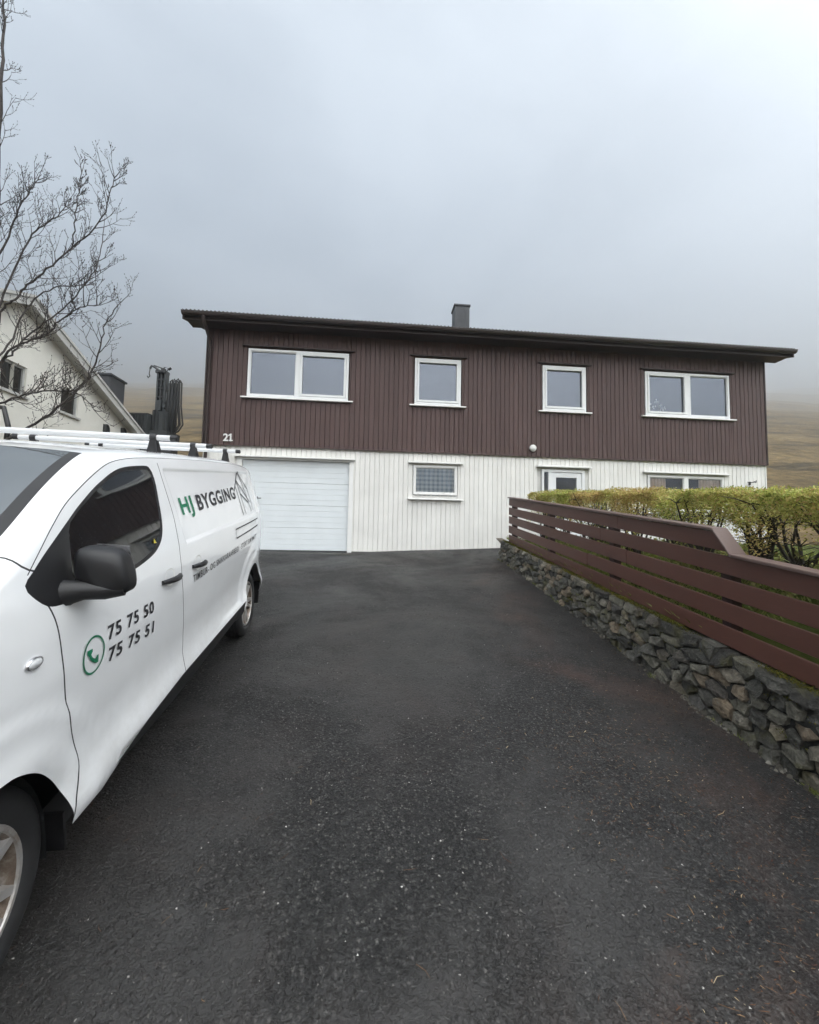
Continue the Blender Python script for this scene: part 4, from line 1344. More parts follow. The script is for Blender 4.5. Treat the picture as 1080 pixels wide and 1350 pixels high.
van_text('lettering', 'HJ', 1.690, 1.480, 1.432, 1.440, .100, M['green_ink'], .028)
van_text('lettering', 'BYGGING', 1.395, .400, 1.436, 1.468, .102, M['black_ink'], .028)
van_text('lettering', 'TIMBUR- OG SNIKKARAARBEIÐI · STÓRT SUM SMÁTT', 1.735, -.10, 1.008, 1.018, .046, M['black_ink'], .008)
van_text('lettering', '75 75 50', 2.668, 2.270, 1.012, .998, .057, M['black_ink'], .024)
van_text('lettering', '75 75 51', 2.662, 2.262, .918, .892, .057, M['black_ink'], .024)
def strokes(name, segs, w, mat):
    vs, fs = [], []
    for (x0, z0), (x1, z1) in segs:
        n = 8
        dx, dz = x1 - x0, z1 - z0; L_ = math.hypot(dx, dz); px, pz = -dz / L_ * w / 2, dx / L_ * w / 2
        b0 = len(vs)
        for k in range(n + 1):
            t = k / n
            vs += [(x0 + dx * t + px, z0 + dz * t + pz), (x0 + dx * t - px, z0 + dz * t - pz)]
        fs += [(b0 + 2 * k, b0 + 2 * k + 1, b0 + 2 * k + 3, b0 + 2 * k + 2) for k in range(n)]
    return on_side(vs, fs, name, mat, .0038)
# house emblem behind the name
strokes('emblem', [((.40, 1.53), (.08, 1.715)), ((.08, 1.715), (-.15, 1.53)), ((-.15, 1.53), (-.16, 1.315)), ((.31, 1.575), (.30, 1.30)), ((.22, 1.63), (.20, 1.30)), ((.22, 1.63), (-.09, 1.40)), ((.06, 1.70), (-.02, 1.48)), ((-.02, 1.48), (-.06, 1.31)), ((.20, 1.50), (-.02, 1.40))], .014, M['black_ink'])
strokes('rail_line', [((.70, 1.212), (-.25, 1.218)), ((.70, 1.212), (.70, 1.134)), ((.70, 1.134), (-.22, 1.146))], .010, M['seal'])
ringp, fr = [], []
xc, zc = 2.762, .992
for k in range(48):
    an = 2 * math.pi * k / 48
    for r_ in (.0655, .0735): ringp.append((xc + r_ * .93 * math.cos(an), zc + r_ * math.sin(an)))
fr = [(2 * k, 2 * k + 1, (2 * k + 3) % 96, (2 * k + 2) % 96) for k in range(48)]
on_side(ringp, fr, 'phone_ring', M['green_ink'])
hp = []
for k in range(25):                       # handset: a thick arc with two ear pieces
    u = k / 24
    an = R(176) + R(98) * u
    cx_, cz_, rr = .024, .026, .056
    th = .009 + .012 * (sstep((.24 - u) / .06) + sstep((u - .76) / .06))
    for q in (-1, 1):
        hp.append((cx_ + (rr + q * th * (1.0 if q < 0 else .45)) * math.cos(an), cz_ + (rr + q * th * (1.0 if q < 0 else .45)) * math.sin(an)))
on_side([(xc - a, zc + c) for a, c in hp], [(2 * k, 2 * k + 1, 2 * k + 3, 2 * k + 2) for k in range(24)], 'phone_handset', M['green_ink'])
# warning sticker in the corner of the side window
m_ = MB()
q3 = [surf(np.array([x]), t_of_z(np.array([x]), np.array([z])))[0] for x, z in ((2.180, 1.328), (2.152, 1.326), (2.165, 1.352))]
m_.add([(p_[0], p_[1] + .002, p_[2]) for p_ in q3], [(0, 1, 2)]); m_.build('sticker', M['yellow'], doors[0])

# ------------------------------------------------------------------ fence on the garden wall
FENCE = Matrix.Translation((FP[0], FP[1], 0)) @ Matrix.Rotation(math.atan2(-FT[1], -FT[0]), 4, 'Z')   # local x towards the camera, y behind, z up
fence = empty('fence', FENCE, 'dark brown fence of wide horizontal boards that steps down once beside the driveway', 'fence')
SL = 0.1505
def ftop(s_): return 0.835 - SL * s_
S_END, S_DROP, S_DROP2 = 8.2, 4.83, 4.985
PITCH, BH = 0.1795, 0.1405
def fboard(s0, s1, k, cut=None):
    o = random.uniform(-.004, .004)
    t0, t1 = ftop(s0) - PITCH * k + o, ftop(s1) - PITCH * k + o + random.uniform(-.003, .003)
    pl = [(s0, t0 - BH), (s1 if cut is None else cut, t1 - BH if cut is None else ftop(cut) - PITCH * k + o - BH), (s1, t1), (s0, t0)]
    y0 = random.uniform(-.002, .002)
    m_ = MB(); m_.prism(pl, lambda a, c, d: (a, d, c), y0, y0 + .026)
    bevel(m_.build('fence_board', M['fence_board'], fence), .003, 1)
fboard(-.06, 3.55, 0); fboard(3.556, S_DROP, 0, S_DROP2 - .008)
for k, joints in ((1, (3.2, 6.4)), (2, (3.7, 6.1)), (3, (2.9, 6.5)), (4, (3.4, 6.3))):
    sq = [-.06, *joints, S_END]
    for a, c in zip(sq[:-1], sq[1:]): fboard(a + .002, c - .002, k)
for s_ in (.08, 1.72, 3.38, 4.90, 6.4, 7.9):
    t_ = (ftop(s_) if s_ < 4.8 else ftop(s_) - PITCH) - .006
    m_ = MB(); m_.prism([(s_ - .045, fence_low(s_ - .045) - .05), (s_ + .045, fence_low(s_ + .045) - .05), (s_ + .045, t_ - .010), (s_ - .045, t_ + .004)], lambda a, c, d: (a, d, c), .030, .115)
    m_.build('post', M['fence_post'], fence)
def cap(s0, z0, s1, z1, name='cap_rail'):
    m_ = MB()
    dz = .024
    m_.prism([(s0, z0), (s1, z1), (s1, z1 + dz), (s0, z0 + dz)], lambda a, c, d: (a, d, c), -.022, .118)
    bevel(m_.build(name, M['fence_cap'], fence), .004, 1)
cap(-.08, ftop(-.08) + .004, S_DROP, ftop(S_DROP) + .004)
zd = ftop(S_DROP2 + .01) - PITCH + .004
cap(S_DROP + .003, ftop(S_DROP) + .003, S_DROP2 + .008, zd)
cap(S_DROP2 + .012, zd - .001, 6.5, ftop(6.5) - PITCH + .004); cap(6.504, ftop(6.504) - PITCH + .004, S_END, ftop(S_END) - PITCH + .004)

# ------------------------------------------------------------------ rubble wall under the fence
swall = empty('stone_wall', FENCE, 'low rubble wall of dark mossy stones under the brown fence', 'wall')
WS0, WS1 = -.36, 7.0
def wbase(s_):
    x, y = fence_xy(s_, -.1)
    return float(drive_z(x, y)) - .015
def wface(v): return -.10 + .055 * v                 # batter
def build_stones():
    VH = .46
    pts = []
    z = 0.0
    rows = 6
    for r_ in range(rows):
        s_ = WS0 - .1 + random.uniform(0, .1)
        while s_ < WS1 + .1:
            w = random.choice((.09, .12, .15, .18, .24, .30, .36)) * (.86 if s_ > 3 else .74)
            pts.append((s_ + w / 2, (r_ + .5) / rows * VH + random.uniform(-.020, .020)))
            s_ += w
    pts = np.array(pts)
    n_st = 0
    for i, p in enumerate(pts):
        if not (WS0 < p[0] < WS1): continue
        poly = [(p[0] - .4, -.02), (p[0] + .4, -.02), (p[0] + .4, VH + .01), (p[0] - .4, VH + .01)]
        d = np.hypot(pts[:, 0] - p[0], 1.6 * (pts[:, 1] - p[1]))
        for j in np.argsort(d)[1:16]:
            q = pts[j]
            mx, my = (p + q) / 2; nx, ny = q - p
            new = []
            ny *= 2.6
            for a, c in zip(poly, poly[1:] + poly[:1]):
                da = (a[0] - mx) * nx + (a[1] - my) * ny; dc = (c[0] - mx) * nx + (c[1] - my) * ny
                if da <= 0: new.append(a)
                if (da < 0) != (dc < 0):
                    t = da / (da - dc); new.append((a[0] + (c[0] - a[0]) * t, a[1] + (c[1] - a[1]) * t))
            poly = new
            if len(poly) < 3: break
        if len(poly) < 3: continue
        P = np.array(poly); c = P.mean(0)
        # cut corners once, shrink for the joint
        Q = []
        for a, b_ in zip(P, np.roll(P, -1, 0)):
            if np.hypot(*(b_ - a)) < .012: Q.append((a + b_) / 2); continue
            ck = random.uniform(.02, .13); Q.append(a * (1 - ck) + b_ * ck); Q.append(a * ck + b_ * (1 - ck))
        Q = np.array(Q); c = Q.mean(0)
        size = np.sqrt(np.abs(np.sum(Q[:, 0] * np.roll(Q[:, 1], -1) - np.roll(Q[:, 0], -1) * Q[:, 1])) / 2)
        if size < .035: continue
        gap = random.uniform(.003, .011)
        Q = c + (Q - c) * (1 - gap * 2 / size)
        Q = Q + RNG.normal(0, .0045, Q.shape)
        prot = random.uniform(.006, .055); tx, tz = random.uniform(-.30, .30), random.uniform(-.38, .30)
        n = len(Q)
        def P3(q, w):
            v = q[1] / VH
            b0 = wbase(q[0]); t0 = fence_low(q[0]) - .012
            return (q[0], wface(v) - w, b0 + (t0 - b0) * v)
        def tilt(q): return tx * (q[0] - c[0]) + tz * (q[1] - c[1])
        vs = [P3(q, -.10) for q in Q] + [P3(q, .004 + .3 * tilt(q)) for q in Q]
        inner = c + (Q - c) * random.uniform(.88, .96) + RNG.normal(0, .003, Q.shape)
        vs += [P3(q, prot * random.uniform(.70, 1.05) + tilt(q)) for q in inner]
        in2 = c + (Q - c) * random.uniform(.35, .65) + RNG.normal(0, .012, 2) * size * 4
        vs += [P3(q, prot * random.uniform(.95, 1.2) + tilt(q)) for q in in2[::2]]
        h = len(in2[::2])
        fs = []
        for k in range(n):
            k2 = (k + 1) % n
            fs += [(k, k2, n + k2, n + k), (n + k, n + k2, 2 * n + k2, 2 * n + k)]
        for k in range(h):
            k2 = (k + 1) % h
            a0, a1, a2 = 2 * n + (2 * k) % n, 2 * n + (2 * k + 1) % n, 2 * n + (2 * k + 2) % n
            if 2 * k + 1 < n: fs.append((a0, a1, 3 * n + k))
            if k2 != 0 or n % 2 == 0: fs += [(a1, a2, 3 * n + k2), (a1, 3 * n + k2, 3 * n + k)]
            else: fs += [(a0, 2 * n, 3 * n)] if n % 2 else []
        if n % 2: fs.append((2 * n + n - 1, 3 * n, 3 * n + h - 1))
        fs.append(tuple(3 * n + k for k in range(h)))
        m_ = MB(); m_.add(vs, fs)
        me = m_.mesh('stone', M['stone'])
        bm = bmesh.new(); bm.from_mesh(me); bmesh.ops.recalc_face_normals(bm, faces=bm.faces); bm.to_mesh(me); bm.free()
        link('stone', me, swall)
        n_st += 1
    return n_st
N_STONES = build_stones(); print('stones', N_STONES)
S = np.linspace(WS0, S_END, 90); vs = []
for s_ in S:
    b0 = wbase(s_) - .06; t0 = fence_low(s_) - .03
    for w, z in ((.012 + .0, b0), (.012 - .055 + .04, (b0 + t0) / 2), (.022, t0), (.30, t0), (.30, b0)):
        vs.append((s_, w - .075 + .03 * mnoise.noise((s_ * 6, z * 9, 1)) if w < .1 else w, z + .012 * mnoise.noise((s_ * 8, w * 5, 3))))
idx = np.arange(len(S) * 5).reshape(len(S), 5)
F = np.concatenate([np.stack([idx[:-1, k], idx[1:, k], idx[1:, (k + 1) % 5], idx[:-1, (k + 1) % 5]], 1) for k in range(5)])
o = np_mesh('mortar_core', np.array(vs), F, M['mortar'], swall, False)
m_ = MB(); m_.box(WS0 - .004, WS0 - .001, -.05, .30, wbase(WS0) - .05, fence_low(WS0) - .02); m_.build('wall_end', M['mortar'], swall)

# broken mortar and small rubble along the foot of the wall
m_ = MB()
for _ in range(900):
    s_ = random.uniform(WS0, WS1); 
    if mnoise.noise((s_ * 2.3, 0, 9)) < -.22: continue
    sz = random.uniform(.006, .024); w = -.10 - abs(random.gauss(0, .035))
    x, y = fence_xy(s_, w); z = float(drive_z(x, y)) + sz * .25
    q = [Vector((random.uniform(.6, 1.2) * sz * a, random.uniform(.6, 1.2) * sz * b_, random.uniform(.5, 1.0) * sz * c_)) for a, b_, c_ in ((1, 0, -.4), (-.4, .9, -.4), (-.5, -.8, -.4), (.4, .3, .8), (-.4, -.1, .7))]
    o_ = Vector((s_, w, z))
    m_.add([o_ + p_ for p_ in q], [(0, 1, 3), (1, 4, 3), (1, 2, 4), (2, 0, 3), (2, 3, 4)])
m_.build('rubble', M['mortar_rubble'], swall)['kind'] = 'stuff'

# scattered quads: numpy builder for leaves, blades, moss, needles
def quads(P, U, V_, name, mat, parent=None):
    n = len(P)
    vs = np.empty((n, 4, 3)); vs[:, 0] = P - U * .5; vs[:, 1] = P + V_ * .45 - U * .0 + U * .5 * .9; vs[:, 2] = P + V_; vs[:, 3] = P + V_ * .45 - U * .5 * .9 
    vs[:, 0] = P
    F = np.arange(n * 4).reshape(n, 4)
    return np_mesh(name, vs.reshape(-1, 3), F, mat, parent, False)
def rdir(n):
    v = RNG.normal(size=(n, 3)); return v / np.linalg.norm(v, axis=1)[:, None]
def leaves(P, L_, Wd, name, mat, parent, up=0.5):
    n = len(P)
    d = rdir(n); d[:, 2] = d[:, 2] * .6 + up; d /= np.linalg.norm(d, axis=1)[:, None]
    s_ = np.cross(d, rdir(n)); s_ /= np.linalg.norm(s_, axis=1)[:, None] + 1e-9
    l = L_ * RNG.uniform(.6, 1.25, n)[:, None]
    return quads(P, s_ * Wd * RNG.uniform(.7, 1.2, n)[:, None], d * l, name, mat, parent)

# moss on the ledge under the fence and in the joints
cl = []
for _ in range(130):
    s_ = random.uniform(-.2, 6.8)
    dens = mnoise.noise((s_ * 1.1, 0, 5)) + .35
    if dens < 0: continue
    onledge = random.random() < .50
    v = 1.0 if onledge else random.uniform(.15, .9)
    b0, t0 = wbase(s_), fence_low(s_) - .012
    m = int(random.uniform(60, 260) * (1 if onledge else .5))
    a = RNG.normal(0, 1, (m, 3)) * np.array([random.uniform(.03, .14), .018, .010])
    c = np.array([s_, (wface(v) - .005 if not onledge else -.035), b0 + (t0 - b0) * v + (.006 if onledge else 0)])
    a[:, 2] = np.abs(a[:, 2]) - a[:, 0] * SL
    cl.append(a + c)
cl = np.concatenate(cl)
tag(leaves(cl, .014, .009, 'moss', M['moss'], swall, .8), kind='stuff')

# weeds and grass blades rooted along the foot of the wall
wd = []
for _ in range(70):
    s_ = random.uniform(-.3, 6.6)
    if mnoise.noise((s_ * 1.4, 3, 1)) < -.05: continue
    m = random.randint(8, 40); w0 = -.115 - abs(random.gauss(0, .012))
    a = np.stack([s_ + RNG.normal(0, .035, m), w0 + RNG.normal(0, .010, m), np.zeros(m)], 1)
    xx, yy = fence_xy(a[:, 0], a[:, 1]); a[:, 2] = drive_z(xx, yy) - .004
    wd.append(a)
tag(leaves(np.concatenate(wd), .040, .006, 'weeds', M['grass'], swall, .8), kind='stuff')

# ------------------------------------------------------------------ hedge
hedge = empty('hedge', FENCE, 'clipped hedge with yellow green and rusty spring leaves behind the brown fence', 'hedge')
def htop(s_): return 1.005 - .108 * s_
def hedge_points(n):
    s_ = RNG.uniform(-.28, 8.4, n); w = RNG.uniform(.42, 1.75, n)
    thick = np.where(RNG.random(n) < .33, .66, .40)
    # denser towards the outside of the clipped block
    dz = thick * RNG.beta(1.0, 1.9, n)
    fr = RNG.random(n) < .40
    w = np.where(fr, .42 + RNG.exponential(.07, n), w)
    dz = np.where(fr, RNG.uniform(0, thick * 1.05, n) ** 1.1, dz)
    lump = np.array([mnoise.noise((a * 1.7, b_ * 1.7, 3.1)) * .05 + mnoise.noise((a * 6, b_ * 6, 1.1)) * .035 for a, b_ in zip(s_, w)])
    wl = np.array([mnoise.noise((a * 2.1, c * 4, 8.1)) * .08 + mnoise.noise((a * 7, c * 7, 2.7)) * .04 for a, c in zip(s_, dz)])
    gap = np.array([mnoise.noise((a * 3.4, c * 5.2, 6.6)) for a, c in zip(s_, dz)])
    keep = (gap + .30 - (dz / thick) ** 2 * .75 > RNG.normal(0, .12, n))
    z = htop(s_) - dz + lump
    # rounded shoulders
    z -= .06 * sstep((.60 - w) / .2) * sstep((.12 - dz) / .12)
    w = w + wl
    return np.stack([s_, w, z], 1)[keep]
HP = hedge_points(175000)
tag(leaves(HP, .028, .015, 'leaves', M['hedge_leaf'], hedge, .45), kind='stuff')
low = RNG.uniform(0, 1, (16000, 3)); low = np.stack([-.2 + 8.4 * low[:, 0], .42 + 1.2 * low[:, 1], low[:, 2]], 1)
gm = np.array([mnoise.noise((a * 1.5, b_ * 1.5, 9.1)) for a, b_ in low[:, :2]])
low = low[gm > .02]
low[:, 2] = lawn_z(low[:, 0], low[:, 1]) + .02 + .24 * low[:, 2] ** 1.8
tag(leaves(low, .05, .034, 'low_leaves', M['grass'], hedge, .5), kind='stuff')
for i in range(26):
    s_ = -.1 + 8.3 * i / 25 + random.uniform(-.12, .12); w = random.uniform(.62, 1.3)
    m_ = MB()
    z0 = float(lawn_z(s_, w)) - .03
    for q in range(random.randint(5, 7)):
        ds, dw = random.uniform(-.38, .38), random.uniform(-.28, .28)
        h = htop(s_ + ds) - .16 - z0
        pts = [(s_ + random.uniform(-.03, .03), w, z0)]
        for t in (.25, .5, .75, 1.0):
            pts.append((s_ + ds * t ** 1.2 + random.uniform(-.03, .03), w + dw * t + random.uniform(-.03, .03), z0 + h * t))
        m_.tube(pts, [.019, .016, .012, .009, .005], 6)
        for t in range(9):
            a = Vector(pts[random.randint(1, 4)])
            e = a + Vector((random.uniform(-.2, .2), random.uniform(-.15, .15), random.uniform(-.02, .14)))
            m_.tube([a, (a + e) / 2 + Vector((random.uniform(-.03, .03), 0, .02)), e], [.006, .004, .002], 4)
    m_.build('hedge_stem', M['hedge_wood'], hedge)

# grass on the bank behind the fence and on the lawn
n = 42000
gs = RNG.uniform(-.25, 8.0, n); gw = RNG.uniform(.03, 1.0, n) ** 1.5 * 5
gn = np.array([mnoise.noise((a * 1.3, b_ * 1.3, 2.2)) for a, b_ in zip(gs, gw)])
k_ = gn > -.22; gs, gw = gs[k_], gw[k_]
gx, gy = fence_xy(gs, gw)
P = np.stack([gx, gy, lawn_z(gs, gw) - .005], 1)
tag(leaves(P, .10, .012, 'grass', M['grass'], None, .9), 'green grass on the bank behind the brown fence', None, None, 'stuff')

# ------------------------------------------------------------------ bits lying on the asphalt
def on_drive(n, x0, x1, y0, y1, dens=None):
    x = RNG.uniform(x0, x1, n); y = y0 + (y1 - y0) * RNG.random(n) ** 1.6
    s_ = (8.08 - y) / FT[1]
    xm = FP[0] - FT[0] * s_ - .16
    ok = x < xm
    if dens is not None: ok &= np.array([dens(a, b_) for a, b_ in zip(x, y)])
    return x[ok], y[ok]
def chips(n, size, name, mat, label, dens=None, x0=-3.2, x1=3, y0=.7, y1=8.5):
    x, y = on_drive(n, x0, x1, y0, y1, dens)
    m = len(x)
    z = drive_z(x, y) + np.array([.012 * mnoise.noise((a * 1.1, b_ * 1.1, 0)) + .004 * mnoise.noise((a * 5, b_ * 5, 2)) for a, b_ in zip(x, y)])
    base = np.array([(1, 0, -.3), (-.5, .87, -.3), (-.5, -.87, -.3), (0.1, 0.05, .8)])
    sz = size * np.clip(RNG.lognormal(0, .45, m), .4, 1.9)
    an = RNG.uniform(0, 6.28, m); ca, sa = np.cos(an), np.sin(an)
    B = base[None] * (1 + RNG.uniform(-.35, .35, (m, 4, 3)))
    vx = (B[:, :, 0] * ca[:, None] - B[:, :, 1] * sa[:, None]) * sz[:, None] + x[:, None]
    vy = (B[:, :, 0] * sa[:, None] + B[:, :, 1] * ca[:, None]) * sz[:, None] + y[:, None]
    vz = B[:, :, 2] * sz[:, None] * .8 + z[:, None] + sz[:, None] * .15
    V = np.stack([vx, vy, vz], -1).reshape(-1, 3)
    i0 = np.arange(m)[:, None] * 4
    F = np.concatenate([i0 + np.array(f) for f in ((0, 1, 3), (1, 2, 3), (2, 0, 3))])
    tag(np_mesh(name, V, F, mat), label, None, None, 'stuff')
patch = lambda a, b_: mnoise.noise((a * .9, b_ * .9, 4.4)) + .5 * mnoise.noise((a * 3.1, b_ * 3.1, 1.4)) + .12 > random.uniform(-.25, .35)
chips(110000, .0046, 'gravel', M['gravel_dark'], 'loose dark grit on the asphalt driveway', patch)
chips(800, .0034, 'pale_grit', M['gravel_pale'], 'scattered pale chips on the asphalt driveway', None)
def strew(n, L_, W_, name, mat, label, dens):
    x, y = on_drive(n, -2.0, 3.0, .7, 8.5, dens)
    m = len(x)
    z = drive_z(x, y) + .006
    an = RNG.uniform(0, 6.28, m); l = np.minimum(L_ * RNG.lognormal(0, .6, m), .075)
    bend = RNG.uniform(-.3, .3, m)
    d = np.stack([np.cos(an), np.sin(an), RNG.uniform(-.03, .12, m)], 1); sd = np.stack([-np.sin(an), np.cos(an), np.zeros(m)], 1)
    P0 = np.stack([x, y, z], 1); P1 = P0 + d * l[:, None] * .5 + sd * (bend * l)[:, None] * .5; P2 = P0 + d * l[:, None]
    w = W_ * RNG.uniform(.5, 1.3, m)[:, None]
    V = np.stack([P0 - sd * w * .4, P0 + sd * w * .4, P1 + sd * w * .5, P2, P1 - sd * w * .5], 1).reshape(-1, 3)
    i0 = np.arange(m)[:, None] * 5
    F = i0 + np.array((0, 1, 2, 4)); F2 = i0 + np.array((4, 2, 3, 3))
    me = MB()
    V = V.reshape(-1, 3)
    F = np.concatenate([F, i0 + np.array((4, 2, 3, 3))])
    fl = [tuple(f) if f[2] != f[3] else tuple(f[:3]) for f in F.tolist()]
    mesh = bpy.data.meshes.new(name); mesh.from_pydata(V.tolist(), [], fl); mesh.materials.append(mat)
    tag(link(name, mesh), label, None, None, 'stuff')
rightside = lambda a, b_: (a - (.2 + .10 * b_)) * .9 + mnoise.noise((a * 1.3, b_ * 1.3, 7.7)) * 1.3 > random.uniform(.2, 1.4)
strew(42000, .013, .0036, 'needles', M['leaf_litter'], 'reddish brown needles and leaf bits along the right of the driveway', rightside)
strew(2400, .035, .0022, 'straws', M['leaf_litter'], 'dry grass stalks scattered on the driveway', lambda a, b_: random.random() < .12 + .3 * (a > .6))

# ------------------------------------------------------------------ bare tree on the left
tree = empty('bare_tree', Matrix.Translation((-7.75, 7.1, -.75)), 'bare budding tree with many thin twigs at the left behind the van', 'tree')
TO = Vector((-7.75, 7.1, -.75))
def W(px, py, y):            # a point of the tree seen at that spot, y metres ahead
    d = _ri2 * ((px - 540) / 541) - _up2 * ((py - 675) / 541) + _fw
    return d * (y / d.y) - TO
TW, BU = MB(), []
def spline(pts, n):
    pts = [np.array(p) for p in pts]
    q = []
    for i in range(len(pts) - 1):
        p0 = pts[i - 1] if i else 2 * pts[0] - pts[1]; p1, p2 = pts[i], pts[i + 1]; p3 = pts[i + 2] if i + 2 < len(pts) else 2 * pts[-1] - pts[-2]
        for k in range(n):
            t = k / n
            q.append(.5 * (2 * p1 + (p2 - p0) * t + (2 * p0 - 5 * p1 + 4 * p2 - p3) * t * t + (3 * p1 - p0 - 3 * p2 + p3) * t ** 3))
    q.append(pts[-1]); return [Vector(v) for v in q]
def twig(p, d, L_, r_, lvl):
    """a twig that bends upwards, with side twigs and buds"""
    n = 5 if lvl else 6
    pts = [p.copy()]; c = p.copy(); d = d.normalized()
    for i in range(n):
        d = (d + Vector((random.gauss(0, .075), random.gauss(0, .075), random.gauss(.13, .07)))).normalized()
        c = c + d * (L_ / n); pts.append(c.copy())
        if lvl < 2 and i > 0 and random.random() < (.75 if lvl == 0 else .6):
            sd = d.cross(Vector((random.gauss(0, 1), random.gauss(0, 1), random.gauss(0, 1)))).normalized()
            twig(c, d * .75 + sd * random.uniform(.5, .9), L_ * random.uniform(.35, .62), r_ * .6, lvl + 1)
        elif random.random() < .35: BU.append((c.copy(), d.copy()))
    TW.tube(pts, [r_ * (1 - .75 * k / n) for k in range(n + 1)], 4 if lvl == 0 else 3, 0, False)
    BU.append((c.copy(), d.copy()))
def limb(pts, r0, r1, name='limb', sprout=1.0, start=.15, tw=.8):
    q = spline(pts, 5)
    for i in range(1, len(q) - 1): q[i] += Vector((random.gauss(0, .005), random.gauss(0, .012), random.gauss(0, .005)))
    n = len(q)
    m_ = MB(); m_.tube(q, [r0 + (r1 - r0) * (k / (n - 1)) for k in range(n)], 8)
    m_.build(name, M['bark'], tree, True)
    for i in range(int(start * n), n - 1):
        t = i / (n - 1)
        k = 1 if random.random() < .68 * sprout else 0
        k += 1 if random.random() < .18 * sprout else 0
        for _ in range(k):
            d = (q[i + 1] - q[i]).normalized()
            sd = d.cross(Vector((random.gauss(0, 1), random.gauss(0, 1), random.gauss(0, 1)))).normalized()
            twig(q[i], d * .6 + sd * .8 + Vector((0, 0, .25)), tw * random.uniform(.5, 1.1) * (1 - .35 * t), .0085, 0)
    twig(q[-1], q[-1] - q[-2], .5 * tw, r1, 0)
B0 = Vector((0, 0, -.1))
limb([B0, W(-55, 640, 7.1), W(-42, 560, 7.15), W(-28, 470, 7.2), W(-12, 380, 7.2), W(-4, 290, 7.1), W(-3, 200, 7.1), W(2, 110, 7.0), W(5, 30, 7.0), W(3, -60, 7.0)], .085, .010, 'trunk', 1.0, .38, .75)
limb([B0 + Vector((.05, -.05, .1)), W(-35, 650, 6.9), W(0, 592, 6.8), W(18, 574, 6.8), W(53, 554, 6.7), W(83, 532, 6.6), W(111, 504, 6.6), W(122, 485, 6.6), W(131, 460, 6.5), W(140, 425, 6.5), W(160, 398, 6.5)], 0.0272, .006, 'limb', .9, .35, .7)
limb([W(-42, 560, 7.15), W(-20, 490, 7.0), W(0, 412, 6.9), W(20, 395, 6.9), W(36, 375, 6.9), W(68, 350, 6.8), W(95, 326, 6.8), W(130, 294, 6.8), W(146, 255, 6.7), W(150, 228, 6.7)], 0.0216, .006, 'limb', .9, .35, .62)
limb([W(95, 326, 6.8), W(99, 288, 6.7), W(102, 260, 6.7), W(110, 220, 6.7)], .011, .005, 'limb', 1.0, .2, .32)
limb([W(-45, 590, 7.1), W(-20, 520, 7.3), W(0, 482, 7.4), W(18, 464, 7.4), W(42, 438, 7.5), W(83, 407, 7.5), W(111, 377, 7.4), W(130, 345, 7.4), W(137, 300, 7.4)], 0.0216, .006, 'limb', 1.0, .35, .7)
limb([W(-50, 610, 7.1), W(-18, 520, 6.6), W(5, 470, 6.5), W(36, 450, 6.4), W(61, 440, 6.4), W(83, 420, 6.4), W(105, 405, 6.3), W(133, 402, 6.3)], 0.0216, .006, 'limb', 1.0, .35, .65)
limb([W(-42, 560, 7.15), W(-30, 450, 7.5), W(-10, 360, 7.5), W(12, 310, 7.5), W(26, 270, 7.4), W(38, 255, 7.4), W(52, 232, 7.4)], 0.0240, .006, 'limb', 1.0, .4, .55)
limb([W(-30, 470, 7.2), W(0, 400, 7.6), W(30, 330, 7.7), W(52, 300, 7.7), W(75, 285, 7.7), W(92, 262, 7.7)], 0.0208, .006, 'limb', 1.0, .3, .55)
limb([W(-50, 600, 7.1), W(-25, 545, 6.3), W(5, 530, 6.2), W(35, 520, 6.1), W(70, 515, 6.1), W(105, 520, 6.0), W(128, 545, 6.0)], 0.0208, .005, 'limb', 1.1, .35, .55)
limb([W(-20, 490, 7.0), W(10, 455, 7.6), W(40, 400, 7.8), W(70, 380, 7.8), W(105, 375, 7.8), W(140, 355, 7.8)], 0.0192, .005, 'limb', 1.0, .3, .6)
TW.build('twigs', M['twig'], tree)['kind'] = 'stuff'
m_ = MB()
for c, d in BU:
    s_ = random.uniform(.009, .016)
    u = d.orthogonal().normalized() * s_ * .5; w = d.cross(u)
    m_.add([c - d * s_ * .4, c + u, c + w, c - u, c - w, c + d * s_ * 1.5], [(0, 2, 1), (0, 3, 2), (0, 4, 3), (0, 1, 4), (1, 2, 5), (2, 3, 5), (3, 4, 5), (4, 1, 5)])
m_.build('buds', M['twig'], tree)['kind'] = 'stuff'

